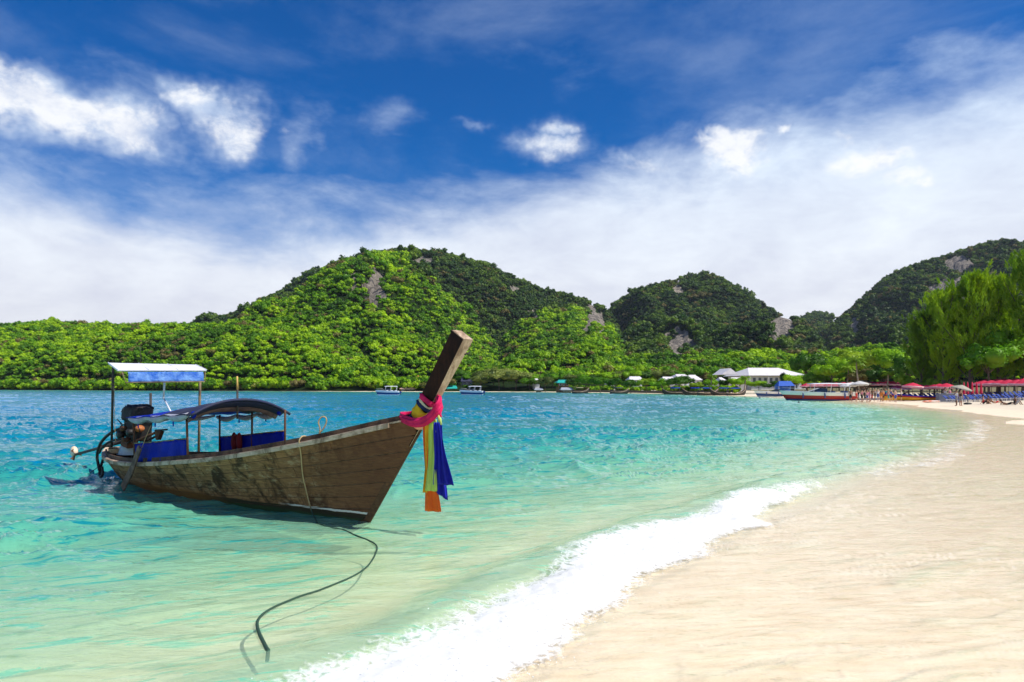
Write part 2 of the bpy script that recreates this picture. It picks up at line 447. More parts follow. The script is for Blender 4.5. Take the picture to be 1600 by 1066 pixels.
# ------------------------------------------------------------------ foam of the breaking wave
def shore_line(y0, y1, step):
    """points along the waterline, with the normal pointing inland"""
    pts = []
    for (ax, ay), (bx, by) in zip(SHORE[:-1], SHORE[1:]):
        L = math.hypot(bx - ax, by - ay); n = max(1, int(L / step))
        if by < y0 - 30 or ay > y1 + 30: continue
        for k in range(n): pts.append((ax + (bx - ax) * k / n, ay + (by - ay) * k / n))
    P = np.array(pts)
    kern = np.ones(int(2.4 / step)) / int(2.4 / step); pad = len(kern) // 2
    for _ in range(2):
        Q = np.stack([np.convolve(np.pad(P[:, i], pad, mode='edge'), kern, 'valid')[:len(P)] for i in (0, 1)], 1); P = Q
    P = P[(P[:, 1] > y0) & (P[:, 1] < y1)]
    T = np.gradient(P, axis=0); T /= np.linalg.norm(T, axis=1)[:, None]
    N = np.stack([T[:, 1], -T[:, 0]], 1)
    return P, N

m = bpy.data.materials.new('foam'); m.use_nodes = True
t = NT(m.node_tree); t.n.clear()
geo = t.node('ShaderNodeNewGeometry').outputs['Position']
fa = t.node('ShaderNodeAttribute', dict(attribute_name='froth')).outputs['Fac']
lace = t.noise(geo, 5.5, 8, .72, .5)
cell = t.node('ShaderNodeTexVoronoi', dict(feature='DISTANCE_TO_EDGE'), Vector=t.vec('ADD', geo, t.vec('MULTIPLY', t.node('ShaderNodeTexNoise', Vector=geo, Scale=4.0).outputs[1], (.5, .5, .5))), Scale=9.0).outputs[0]
al = t.step(t.m('ADD', t.m('SUBTRACT', fa, .5), t.m('ADD', t.m('MULTIPLY', t.m('SUBTRACT', lace, .5), 1.1), t.m('MULTIPLY', t.m('SUBTRACT', .05, cell), .9))), -.30, .28)
nrm = t.bump(t.m('ADD', t.noise(geo, 16, 7, .7), t.m('MULTIPLY', t.noise(geo, 70, 4, .7), .3)), .14, .03)
df = t.node('ShaderNodeBsdfDiffuse', Color=(.93, .93, .92), Normal=nrm); trl = t.node('ShaderNodeBsdfTranslucent', Color=(.9, .92, .92))
fm = t.node('ShaderNodeMixShader', i0=.3, i1=df.outputs[0], i2=trl.outputs[0])
out = t.node('ShaderNodeMixShader', i0=al, i1=t.node('ShaderNodeBsdfTransparent').outputs[0], i2=fm.outputs[0])
t.node('ShaderNodeOutputMaterial', Surface=out.outputs[0])
M_foam = m

def foam(name, y0, y1, step, s0, s1, nv, height, dens, crest=.45, seed=0, base=.012):
    P, N = shore_line(y0, y1, step)
    u = np.linspace(0, 1, nv)
    L = np.cumsum(np.r_[0, np.linalg.norm(np.diff(P, axis=0), axis=1)])
    taper = np.clip((P[-1, 1] - P[:, 1]) / 7.0, .12, 1) if seed == 0 else 1.0
    front = s1 * taper + (1 - taper) * (s0 * .62 + s1 * .38) + (fbm(L * .55, L * 0, 4, seed + 5) - .5) * 1.5 * abs(s1 - s0) / 2 * taper
    back = s0 * taper + (1 - taper) * (s0 * .72 + s1 * .28) + (fbm(L * .4, L * 0 + 9, 3, seed + 6) - .5) * .8 * abs(s1 - s0) / 2
    sd_ = back[:, None] * (1 - u) + front[:, None] * u
    X = P[:, None, 0] + N[:, None, 0] * sd_; Y = P[:, None, 1] + N[:, None, 1] * sd_
    prof = np.where(u < crest, sstep(u, 0, crest), 1 - sstep(u, crest, 1.0) ** .8)
    var = .55 + .9 * fbm(L * .8, L * 0 + 3, 3, seed + 2)[:, None]
    s = sdist(X, Y); base_z = water_z(X, Y, s, sand_z(X, Y, s))
    rough = (fbm(X * 5, Y * 5, 5, seed + 3, .6) - .5) * 2
    Z = base_z + base + height * prof * var + rough * height * .28 * (.25 + prof)
    edge = np.minimum(u / .60, (1 - u) / .32)
    fr = np.clip(edge, 0, 1)[None, :] * .90 + .38 * prof[None, :]
    fr = fr * dens(P[:, 1])[:, None] + (fbm(X * 1.6, Y * 1.6, 3, seed + 8) - .5) * .5
    fr *= np.clip(edge * 6, 0, 1)[None, :]
    endf = np.clip(np.minimum(np.arange(len(P)), len(P) - 1 - np.arange(len(P))) / 30., 0, 1)[:, None]
    me = np_mesh(name, np.stack([X, Y, Z], -1).reshape(-1, 3), grid_faces(len(P), nv))
    add_attr(me, 'froth', fr * endf)
    o = link(name, me, M_foam); tag(o, kind='stuff')
    return o, np.stack([X, Y, Z], -1), prof, fr
o, G, prof, fr = foam('breaking_wave_foam', -1.5, 17.5, .03, -1.60, .22, 64, .11, lambda y: 1.12 - .95 * sstep(y, 9, 16.5))
tag(o, 'white foam of the small wave breaking along the near beach', 'foam')
o2, *_ = foam('thin_foam', 15.0, 44, .07, -1.3, .5, 30, .05, lambda y: .34 + .0 * y, seed=20)
tag(o2, 'thin lacy foam lines where the beach curves away', 'foam')
o3, *_ = foam('thin_foam', 19, 50, .07, 1.2, 2.2, 16, .02, lambda y: .08 + 0 * y, seed=40)
tag(o3, 'last faint wash of foam high on the wet sand', 'foam')
# spray thrown up by the crest
dm = MB(); nP = G.shape[0]
vs, fs = [], []
tet = np.array([(1, 1, 1), (-1, -1, 1), (-1, 1, -1), (1, -1, -1), (0, 0, 1.3), (0, 0, -1.3)]) * .6
octf = np.array([(0, 4, 2), (2, 4, 1), (1, 4, 0), (0, 3, 5), (3, 1, 5), (1, 2, 5), (2, 0, 5), (0, 3, 1)])
for k in range(5200):
    i = rng.integers(20, nP - 20); j = int(np.clip(rng.normal(38, 11), 8, 62))
    c_ = G[i, j] + np.array([rng.normal(0, .05), rng.normal(0, .05), abs(rng.normal(0, .05)) * .8])
    r_ = rng.uniform(.0025, .008)
    vs.append(c_ + tet * r_); fs.append(octf + 6 * k)
me = np_mesh('spray', np.concatenate(vs), np.concatenate(fs), False)
tag(link('spray', me, mat('spray_white', (.92, .93, .93), (.85, .9, .9), rough=.3)), 'fine white droplets thrown up along the breaking wave', 'spray', kind='stuff')

# ------------------------------------------------------------------ hills
def leaf_material(name, dark, mid, light, warm=(.20, .17, .05), trans=.3, nscale=.022, hue=1.0, instance=True):
    m = bpy.data.materials.new(name); m.use_nodes = True
    t = NT(m.node_tree); t.n.clear()
    geo = t.node('ShaderNodeNewGeometry').outputs['Position']
    oi = t.node('ShaderNodeObjectInfo').outputs['Random']
    a = t.noise(geo, nscale, 4, .6)
    b = t.noise(geo, .9, 3, .7)
    f = t.m('ADD', t.m('MULTIPLY', oi, .45), t.m('ADD', t.m('MULTIPLY', t.m('SUBTRACT', a, .5), 1.15), .33))
    f = t.m('ADD', f, t.m('MULTIPLY', t.m('SUBTRACT', b, .5), .35))
    c = t.ramp(f, [(.22, dark), (.52, mid), (.82, light)])
    c = t.mix(t.step(t.m('FRACT', t.m('MULTIPLY', oi, 17.3)), .90, .97), c, warm)
    d = t.node('ShaderNodeBsdfDiffuse', Color=c)
    g_ = t.node('ShaderNodeBsdfGlossy', Color=(.5, .5, .45), Roughness=.45)
    tl = t.node('ShaderNodeBsdfTranslucent', Color=t.mix(1.0, c, (1.15, 1.2, .5), 'MULTIPLY'))
    s1 = t.node('ShaderNodeMixShader', i0=trans, i1=d.outputs[0], i2=tl.outputs[0])
    s2 = t.node('ShaderNodeMixShader', i0=.035, i1=s1.outputs[0], i2=g_.outputs[0])
    t.node('ShaderNodeOutputMaterial', Surface=s2.outputs[0])
    return m
M_jungle = leaf_material('jungle_leaves', (.020, .075, .005), (.12, .30, .006), (.42, .62, .010))
M_far = leaf_material('far_jungle_leaves', (.014, .042, .014), (.045, .105, .016), (.16, .26, .02))  # cloud shadow over the far slopes is put into this darker leaf colour
M_leaf = leaf_material('shore_leaves', (.050, .15, .008), (.14, .34, .010), (.34, .56, .015), nscale=.05)
M_pine = leaf_material('casuarina_leaves', (.09, .17, .012), (.20, .35, .015), (.40, .55, .02), trans=.5, nscale=.08)
M_palm = leaf_material('palm_leaves', (.10, .20, .015), (.18, .32, .02), (.30, .46, .03), nscale=.2)

def px_t(v): return (v - 800) / F_PX
def px_e(v): return (HOR - v) / F_PX
# silhouettes (px, py) at a distance, foot distance, width of the far side
LAYERS = [
 dict(R=560, F=None, back=260, p=.85, far=0, pts=[(-900, 573), (-500, 533), (-200, 520), (0, 519), (30, 514), (70, 510), (150, 515), (200, 516), (300, 517), (400, 515), (480, 521), (560, 553), (640, 613)]),
 dict(R=900, F=300, back=400, p=.95, far=.5, pts=[(250, 647), (300, 512), (320, 499), (345, 500), (365, 496), (400, 477), (440, 457), (462, 441), (480, 427), (500, 418), (520, 416), (545, 414), (570, 404), (620, 398), (660, 395), (700, 401), (760, 419), (800, 438), (850, 458), (900, 468), (935, 478), (950, 495), (975, 532), (1000, 572), (1040, 647)]),
 dict(R=600, F=300, back=120, p=.8, far=0, pts=[(510, 648), (545, 528), (570, 460), (590, 438), (630, 426), (670, 444), (720, 484), (770, 538), (800, 648)]),
 dict(R=640, F=280, back=120, p=.8, far=0, pts=[(740, 648), (790, 528), (840, 490), (890, 484), (935, 492), (955, 518), (980, 568), (1020, 648)]),
 dict(R=1250, F=500, back=500, p=1.1, far=1, pts=[(900, 646), (930, 566), (945, 498), (960, 482), (990, 459), (1040, 444), (1075, 433), (1100, 432), (1125, 439), (1160, 461), (1200, 489), (1235, 498), (1255, 526), (1300, 646)]),
 dict(R=1500, F=700, back=400, p=1.1, far=1, pts=[(1230, 644), (1250, 498), (1275, 489), (1298, 496), (1330, 644)]),
 dict(R=760, F=330, back=160, p=.9, far=1, pts=[(940, 647), (975, 527), (990, 513), (1040, 506), (1080, 508), (1110, 521), (1160, 512), (1200, 496), (1230, 496), (1255, 507), (1285, 552), (1320, 647)]),
 dict(R=1050, F=380, back=500, p=1.05, far=1, pts=[(1240, 645), (1275, 555), (1305, 505), (1340, 477), (1380, 439), (1410, 422), (1450, 410), (1500, 395), (1540, 382), (1570, 377), (1600, 384), (1700, 380), (1900, 405), (2400, 475), (3500, 605)]),
 dict(R=440, F=235, back=200, p=.8, far=0, pts=[(840, 606), (950, 568), (1040, 558), (1120, 556), (1200, 562), (1300, 562), (1380, 551), (1500, 546), (1800, 546), (3000, 586)]),
]
# bare rock faces: px, py, half width, half height
CLIFFS = [(585, 452, 17, 24), (505, 415, 14, 8), (552, 440, 5, 14), (612, 392, 26, 6), (655, 412, 20, 8), (800, 456, 10, 8), (832, 492, 9, 7), (926, 494, 9, 14), (940, 515, 6, 20), (1062, 536, 22, 20), (1222, 516, 18, 18),
          (1060, 452, 10, 10), (1500, 414, 22, 10), (1490, 455, 40, 20), (1335, 515, 6, 16), (345, 493, 14, 8), (915, 520, 6, 14)]

Tn = np.linspace(-1.55, 1.75, 900)
Yn = np.geomspace(222, 1900, 300)
Yg, Tg = np.meshgrid(Yn, Tn, indexing='ij')
Xg = Tg * Yg
sg_ = sdist(Xg, Yg)
land = sstep(sg_, 2, 26)
Zb = sand_z(Xg, Yg, sg_)
Zh = np.zeros_like(Xg) - 5; own = np.zeros_like(Xg)
foot_shore = np.zeros(len(Tn))
for k in range(len(Tn)):
    col = np.where(sg_[:, k] > 0)[0]
    foot_shore[k] = Yn[col[0]] if len(col) else 400
wob = (fbm(Xg / 95, Yg / 95, 4, 91) - .5)
gul = ridged(fbm(Xg / 120 + 4, Yg / 420, 3, 92)) * .8 + ridged(fbm(Xg / 260 + 9, Yg / 600, 2, 93)) * .9 - .35
for L in LAYERS:
    pt = np.array(L['pts'], dtype=float)
    e = np.interp(Tg, px_t(pt[:, 0]), px_e(pt[:, 1]), left=px_e(pt[0, 1]), right=px_e(pt[-1, 1]))
    Fd = np.maximum(L['F'] or 0, foot_shore[None, :] + 4)
    Rd = L['R'] * np.ones_like(Tg)
    q = (Yg - Fd) / np.maximum(Rd - Fd, 10)
    up = np.clip(q, 0, 1) ** L['p']
    dn = 1 - np.clip((Yg - Rd) / L['back'], 0, 1) ** 1.3
    env = np.clip(q, 0, 1) * (1 - np.clip(q, 0, 1)) * 4
    hgt = e * Rd * np.where(Yg < Rd, up, dn)
    rel = np.clip(e * Rd / 120, 0, 1)
    z = CAM_H + hgt + env * rel * (wob * 60 + np.minimum(gul - .75, .25) * 115)
    z = np.minimum(z, CAM_H + e * Yg * (.985 if L['R'] > 500 else 1.0))
    take = (e > 0) & (z > Zh)
    Zh = np.where(take, z, Zh); own = np.where(take, L['far'], own)
Zt = Zb + np.clip(Zh - Zb, 0, None) * land
Zt = Zt + (fbm(Xg / 18, Yg / 18, 3, 95) - .5) * 3.0 * land
Zt = np.where(sg_ < 6, np.minimum(Zt, Zb - .15), Zt)      # stays under the beach near the water
PXg = 800 + Tg * F_PX; PYg = HOR - (Zt - CAM_H) / Yg * F_PX
rock = np.zeros_like(Xg)
for cx, cy, hw, hh in CLIFFS:
    d = ((PXg - cx) / (hw * 1.15)) ** 2 + ((PYg - cy) / (hh * 1.3)) ** 2
    rock = np.maximum(rock, 1 - sstep(d + (fbm(PXg / 7, PYg / 12, 3, int(cx)) - .5) * 2.4, .6, 1.15))
# cliffs stand steeper than the wooded slope: push the rock faces back and break them into ribs
Ydisp = Yg + rock * (ridged(vnoise(PXg / 4.0, PYg / 40, 8)) * 9 - 4)
me = np_mesh('hills', np.stack([Tg * Ydisp, Ydisp, Zt], -1).reshape(-1, 3), grid_faces(*Xg.shape)[:, ::-1])
add_attr(me, 'rock', rock)
m = bpy.data.materials.new('hill_ground'); m.use_nodes = True
t = NT(m.node_tree); t.n.clear()
geo = t.node('ShaderNodeNewGeometry').outputs['Position']
rk = t.node('ShaderNodeAttribute', dict(attribute_name='rock')).outputs['Fac']
under = t.mix(t.noise(geo, .3, 4), (.012, .030, .006), (.035, .065, .012))
streak = t.noise(t.vec('MULTIPLY', geo, (1, 1, .18)), .28, 7, .7, .4)
rc = t.ramp(streak, [(.34, (.06, .06, .06)), (.48, (.24, .21, .18)), (.66, (.50, .43, .34))])
nrm = t.bump(t.noise(t.vec('MULTIPLY', geo, (1, 1, .3)), .25, 8, .7), 1.0, 6.0)
p = t.node('ShaderNodeBsdfPrincipled', Base_Color=t.mix(t.step(rk, .3, .6), under, rc), Roughness=.95, Normal=nrm); p.inputs['Specular IOR Level'].default_value = .1
t.node('ShaderNodeOutputMaterial', Surface=p.outputs[0])
tag(link('hills', me, m), kind='structure')

# crowns used by the far wood
def leaf_quads(C, N, size, aspect=1.0, jitter=.6, r=rng):
    """leaf shaped quads at centres C facing roughly N"""
    n = len(C)
    N = N + r.normal(0, jitter, (n, 3)); N /= np.linalg.norm(N, axis=1)[:, None] + 1e-9
    A = np.cross(N, r.normal(0, 1, (n, 3))); A /= np.linalg.norm(A, axis=1)[:, None] + 1e-9
    B = np.cross(N, A)
    sz = size * r.uniform(.6, 1.4, (n, 1)) if not hasattr(size, '__len__') else size[:, None]
    a = A * sz * .5; b = B * sz * .5 * aspect
    V = np.stack([C - a, C - b * .8 + a * .1, C + a, C + b * .8 + a * .1], 1).reshape(-1, 3)
    return V, np.arange(4 * n).reshape(n, 4)

def crown_arrays(seed, nclump, nleaf, leaf, flat=.75, core=True):
    """a crown of radius about 1, centre at the origin: leaf sized faces on many rounded clumps"""
    r = np.random.default_rng(seed)
    cs, rs = [], []
    for k in range(nclump):
        d = r.normal(0, 1, 3); d[2] = abs(d[2]) * .9 - .25; d /= np.linalg.norm(d)
        rad = r.uniform(.30, .85) if k else .1
        cs.append(d * rad * np.array([1, 1, flat])); rs.append(r.uniform(.16, .44))
    cs = np.array(cs); rs = np.array(rs)
    pick = r.integers(0, nclump, nleaf)
    d = r.normal(0, 1, (nleaf, 3)); d[:, 2] = np.where(d[:, 2] < -.3, -d[:, 2] * .7, d[:, 2]); d /= np.linalg.norm(d, axis=1)[:, None]
    Cn = cs[pick] + d * (rs[pick] * r.uniform(.72, 1.08, nleaf))[:, None]
    V, Fq = leaf_quads(Cn, d + np.array([0, 0, .35]), leaf, 1.0, .5, r)
    if core:
        vs, fs = [V], [Fq]; off = len(V)
        nu, nv = 5, 7
        for c_, rr in zip(cs, rs):
            th = np.linspace(0.05, math.pi - .05, nu); ph = np.linspace(0, 2 * math.pi, nv, endpoint=False)
            a, b = np.meshgrid(th, ph, indexing='ij')
            q = rr * .74 * (1 + r.normal(0, .12, a.shape))
            P = np.stack([c_[0] + q * np.sin(a) * np.cos(b), c_[1] + q * np.sin(a) * np.sin(b), c_[2] + q * np.cos(a)], -1).reshape(-1, 3)
            ii, jj = np.meshgrid(np.arange(nu - 1), np.arange(nv), indexing='ij')
            fq = np.stack([ii * nv + jj, (ii + 1) * nv + jj, (ii + 1) * nv + (jj + 1) % nv, ii * nv + (jj + 1) % nv], -1).reshape(-1, 4)
            vs.append(P); fs.append(fq + off); off += len(P)
        V = np.concatenate(vs); Fq = np.concatenate(fs)
    return V, Fq

def proto_collection(name, material, n, seed0, **kw):
    c = bpy.data.collections.new(name)
    for k in range(n):
        V, Fq = crown_arrays(seed0 + k, **kw)
        me = np_mesh(name, V, Fq, False); me.materials.append(material)
        c.objects.link(bpy.data.objects.new('%s_%02d' % (name, k), me))
    return c
PC_near = proto_collection('wood_crown', M_jungle, 8, 100, nclump=13, nleaf=520, leaf=.17)
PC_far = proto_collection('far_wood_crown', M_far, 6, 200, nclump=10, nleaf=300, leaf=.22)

def scatter(name, pts, scl, proto, label):
    me = bpy.data.meshes.new(name); me.vertices.add(len(pts)); me.vertices.foreach_set('co', pts.astype(np.float32).ravel())
    a = me.attributes.new('size', 'FLOAT', 'POINT'); a.data.foreach_set('value', scl.astype(np.float32))
    a = me.attributes.new('turn', 'FLOAT', 'POINT'); a.data.foreach_set('value', rng.uniform(0, 6.28, len(pts)).astype(np.float32))
    a = me.attributes.new('which', 'INT', 'POINT'); a.data.foreach_set('value', rng.integers(0, len(proto.objects), len(pts)).astype(np.int32))
    o = link(name, me)
    g = bpy.data.node_groups.new(name, 'GeometryNodeTree')
    g.interface.new_socket('Geometry', in_out='INPUT', socket_type='NodeSocketGeometry')
    g.interface.new_socket('Geometry', in_out='OUTPUT', socket_type='NodeSocketGeometry')
    N = g.nodes; l = g.links
    gi = N.new('NodeGroupInput'); go = N.new('NodeGroupOutput')
    ci = N.new('GeometryNodeCollectionInfo'); ci.inputs['Collection'].default_value = proto; ci.inputs['Separate Children'].default_value = True; ci.inputs['Reset Children'].default_value = True
    ip = N.new('GeometryNodeInstanceOnPoints'); ip.inputs['Pick Instance'].default_value = True
    def na(nm, ty):
        n = N.new('GeometryNodeInputNamedAttribute'); n.data_type = ty; n.inputs[0].default_value = nm
        return n.outputs[0]
    cx = N.new('ShaderNodeCombineXYZ'); l.new(na('turn', 'FLOAT'), cx.inputs[2])
    l.new(gi.outputs[0], ip.inputs['Points']); l.new(ci.outputs[0], ip.inputs['Instance']); l.new(na('which', 'INT'), ip.inputs['Instance Index'])
    l.new(cx.outputs[0], ip.inputs['Rotation']); l.new(na('size', 'FLOAT'), ip.inputs['Scale']); l.new(ip.outputs[0], go.inputs[0])
    md = o.modifiers.new('scatter', 'NODES'); md.node_group = g
    tag(o, label, 'forest', kind='stuff')
    return o

# which parts of the slopes can be seen from about here
elev = (Zt - CAM_H) / Yg
runmax = np.maximum.accumulate(elev, axis=0)
prevmax = np.vstack([np.full((1, elev.shape[1]), -1.0), runmax[:-1]])
vis = elev > prevmax - 9.0 / Yg
cell = (Yn[1:, None] - Yn[:-1, None]) * (Tn[1] - Tn[0]) * Yn[:-1, None] * np.ones((1, len(Tn) - 1))
okc = vis[:-1, :-1] & (sg_[:-1, :-1] > 14) & (Zt[:-1, :-1] > 3.2) & (rock[:-1, :-1] < .35) & (np.abs(Tg[:-1, :-1]) < 1.15)
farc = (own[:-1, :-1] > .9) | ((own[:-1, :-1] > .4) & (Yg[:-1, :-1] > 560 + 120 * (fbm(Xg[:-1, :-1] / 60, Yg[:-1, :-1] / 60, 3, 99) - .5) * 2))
# open ground kept free of the wood behind the beach houses
pxc = PXg[:-1, :-1]; yc = Yg[:-1, :-1]
okc &= ~((yc < 285) & (pxc > 620) & (pxc < 745))
okc &= ~((yc < 234) & (pxc > 745))
for isfar, area, rad, proto, label in ((False, 6.2, 2.1, PC_near, 'dense bright green jungle covering the near hillsides down to the bay'), (True, 11., 2.9, PC_far, 'green jungle with painted cloud shade on the steeper hills farther back on the right')):
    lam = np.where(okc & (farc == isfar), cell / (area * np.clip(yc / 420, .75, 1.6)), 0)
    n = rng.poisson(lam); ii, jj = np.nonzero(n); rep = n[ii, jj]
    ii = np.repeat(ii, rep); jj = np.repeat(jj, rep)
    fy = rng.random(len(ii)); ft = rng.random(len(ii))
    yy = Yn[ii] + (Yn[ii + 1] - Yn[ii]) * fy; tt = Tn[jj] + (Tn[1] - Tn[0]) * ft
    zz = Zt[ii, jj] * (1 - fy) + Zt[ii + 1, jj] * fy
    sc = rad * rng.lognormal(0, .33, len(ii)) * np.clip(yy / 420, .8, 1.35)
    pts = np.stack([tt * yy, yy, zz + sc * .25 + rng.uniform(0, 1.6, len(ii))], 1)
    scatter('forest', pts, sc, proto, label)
# low growth down to the water along the far left shore
pts, sc = [], []
for k in range(3400):
    seg = rng.uniform(0, 1); x = -500 + seg * 560
    y = np.interp(x, SHORE[::-1][1:][:8, 0], SHORE[::-1][1:][:8, 1]); y += rng.uniform(2.5, 26) + (6 if x > -120 else 0)
    if x > -22: continue
    pts.append((x, y, rng.uniform(.8, 3.5))); sc.append(rng.uniform(1.6, 3.6))
pts = np.array(pts); sc = np.array(sc)
pts[:, 2] += np.clip(sand_z(pts[:, 0], pts[:, 1]), 0, 4)
scatter('shore_scrub', pts, sc, PC_near, 'dark green scrub crowding the waterline on the far left shore')

# ------------------------------------------------------------------ the long-tail boat in the foreground
def wood(name, a, b, dark, rnd=.25, hull=False, st=(1.2, 6, 14)):
    m = bpy.data.materials.new(name); m.use_nodes = True; MATS[name] = m
    t = NT(m.node_tree); t.n.clear()
    oc = t.node('ShaderNodeTexCoord').outputs['Object']
    oi = t.node('ShaderNodeObjectInfo').outputs['Random']
    off = t.node('ShaderNodeCombineXYZ', X=t.m('MULTIPLY', oi, 9.0), Y=0.0, Z=t.m('MULTIPLY', oi, 3.0)).outputs[0]
    grain = t.noise(t.vec('MULTIPLY', t.vec('ADD', oc, off), st), 3.0, 8, .7, .3)
    blot = t.noise(t.vec('MULTIPLY', oc, (1.3, 1.3, .9)), 2.0, 8, .72, .8)
    c = t.mix(t.step(grain, .33, .68), a, b)
    c = t.mix(t.m('MULTIPLY', t.step(blot, .45, .62), .88), c, dark)
    run = t.noise(t.vec('MULTIPLY', oc, (9, 9, .7)), 1.0, 6, .7)
    c = t.mix(t.m('MULTIPLY', t.step(run, .56, .74), .55), c, (.34, .17, .05) if hull else dark)
    k = t.m('ADD', 1 - rnd / 2, t.m('MULTIPLY', oi, rnd))
    c = t.mix(1.0, c, t.node('ShaderNodeCombineColor', Red=k, Green=k, Blue=k).outputs[0], 'MULTIPLY')
    if hull:
        sp = t.node('ShaderNodeSeparateXYZ', Vector=oc).outputs
        fwd, hz = sp[0], sp[2]
        # redder timber towards the bow
        c = t.mix(t.m('MULTIPLY', t.step(fwd, -2.6, .3), .85), c, t.mix(grain, (.17, .070, .035), (.07, .028, .016)))
        pale = t.step(t.noise(t.vec('MULTIPLY', oc, (2.0, 2, 5)), 2.2, 7, .7), .52, .66)
        c = t.mix(t.m('MULTIPLY', t.m('MULTIPLY', pale, .5), t.m('SUBTRACT', 1.0, t.step(fwd, -1.6, -.2))), c, (.52, .38, .23))
        n = t.m('MULTIPLY', t.m('SUBTRACT', t.noise(oc, 3.5, 5), .5), .06)
        hz2 = t.m('ADD', hz, n)
        c = t.mix(t.m('SUBTRACT', 1.0, t.step(hz2, .10, .125)), c, (.045, .035, .02))
        c = t.mix(t.m('MULTIPLY', t.m('SUBTRACT', 1.0, t.step(hz2, .0, .06)), .6), c, (.03, .09, .03))
        band = t.m('MULTIPLY', t.m('MULTIPLY', t.step(hz2, .115, .125), t.m('SUBTRACT', 1.0, t.step(hz2, .150, .158))), t.step(t.m('ADD', fwd, t.m('MULTIPLY', t.noise(oc, 6, 4), .8)), -1.7, -1.1))
        c = t.mix(band, c, (.78, .76, .68))
        rust = t.m('MULTIPLY', t.step(fwd, -7.6, -6.6), t.m('MULTIPLY', t.m('SUBTRACT', 1.0, t.step(fwd, -4.5, -3.2)), t.m('SUBTRACT', 1.0, t.step(hz2, .10, .22))))
        c = t.mix(t.m('MULTIPLY', rust, .7), c, (.30, .12, .03))
    h = t.m('ADD', grain, t.m('MULTIPLY', t.noise(oc, 60, 4, .7), .35))
    nrm = t.bump(h, .55, .012)
    p = t.node('ShaderNodeBsdfPrincipled', Base_Color=c, Roughness=.7, Normal=nrm); p.inputs['Specular IOR Level'].default_value = .18
    t.node('ShaderNodeOutputMaterial', Surface=p.outputs[0])
    return m
M_hull = wood('hull_wood', (.40, .205, .092), (.175, .088, .042), (.030, .016, .010), .5, True)
M_rail = wood('rail_wood', (.72, .56, .42), (.50, .36, .25), (.20, .13, .08))
M_cap = wood('cap_wood', (.16, .095, .06), (.085, .05, .035), (.035, .022, .018))
M_post = wood('post_wood', (.040, .013, .006), (.022, .007, .004), (.012, .005, .003), st=(8, 8, 1.5))
M_end = wood('end_grain', (.62, .48, .34), (.42, .30, .20), (.22, .14, .09), st=(10, 10, 2))
M_inner = wood('inner_wood', (.20, .13, .08), (.12, .075, .05), (.05, .03, .02))
M_black = mat('engine_black', (.012, .011, .011), (.03, .026, .024), rough=.55, bump=.5)
M_rust = mat('rusty_steel', (.16, .065, .025), (.06, .03, .02), scale=12, rough=.8, bump=.4)
M_pole = mat('weathered_pole', (.30, .22, .12), (.07, .045, .03), scale=5, rough=.8, stretch=(1, 1, .6))
M_dark = mat('dark_pole', (.035, .03, .03), (.08, .06, .045), scale=8, rough=.7)
M_white = mat('white_paint', (.78, .78, .80), (.66, .66, .72), scale=4, rough=.45)
M_tarp = mat('blue_tarp', (.002, .028, .50), (.001, .018, .36), scale=3, rough=.55, bump=.35, bdist=.03, trans=.25, spec=.12)
M_tarpl = mat('light_blue_tarp', (.01, .14, .62), (.22, .45, .85), scale=5, rough=.3, bump=.8, bdist=.04, stretch=(1, 1, 1), trans=.3)
M_navy = mat('navy_canvas', (.012, .02, .07), (.03, .03, .05), scale=3, rough=.75, bump=.4)
M_roll = mat('rolled_plastic', (.44, .45, .52), (.30, .28, .33), scale=4, rough=.45, bump=.6, bdist=.03)
M_brownc = mat('brown_canvas', (.22, .13, .11), (.10, .06, .06), scale=4, rough=.8, bump=.4)
M_rope = mat('tan_rope', (.52, .38, .20), (.34, .24, .12), scale=40, rough=.9, bump=.6)

def rope_wet():
    m = bpy.data.materials.new('mooring_rope'); m.use_nodes = True; t = NT(m.node_tree); t.n.clear()
    geo = t.node('ShaderNodeNewGeometry').outputs['Position']; z = t.node('ShaderNodeSeparateXYZ', Vector=geo).outputs[2]
    c = t.mix(t.step(t.m('ADD', z, t.m('MULTIPLY', t.noise(geo, 9), .2)), .16, .34), t.mix(t.noise(geo, 12), (.012, .075, .045), (.03, .05, .03)), t.mix(t.noise(geo, 30), (.55, .40, .21), (.36, .25, .12)))
    p = t.node('ShaderNodeBsdfPrincipled', Base_Color=c, Roughness=.8, Normal=t.bump(t.noise(geo, 90), .6, .01))
    t.node('ShaderNodeOutputMaterial', Surface=p.outputs[0]); return m

BOW = (-2.3, 11.0)
FW = Vector((.8, -.6)); NS = Vector((-.6, -.8))           # forward, and out of the near side
boat = empty('longtail_boat', (BOW[0], BOW[1], 0), math.atan2(-.6, .8),
             'weathered brown wooden long-tail boat with tall bow post and blue canopies moored in the shallows', 'boat')
UB = [-1.19, -.6, 0, 1, 2, 4, 6, 7, 8, 8.8, 9.25]; BB = [.10, .24, .40, .64, .80, .93, .90, .82, .66, .42, .10]
UZ = [-1.19, -.66, .31, .92, 1.94, 3.19, 4.54, 5.51, 6.44, 7.2, 7.9, 8.5, 9.25]; ZZ = [1.70, 1.61, 1.38, 1.26, 1.08, .89, .75, .65, .585, .555, .555, .60, .70]
UK = [-1.19, 0, .5, 1.4, 3, 7, 8, 8.6, 9.25]; ZK = [1.58, 0.0, -.24, -.36, -.40, -.34, -.20, .02, .42]
UP = [-1.19, 0, 1, 2, 4, 6, 8, 9.25]; PP = [1.0, 1.25, 1.2, 1.05, .72, .62, .62, .7]
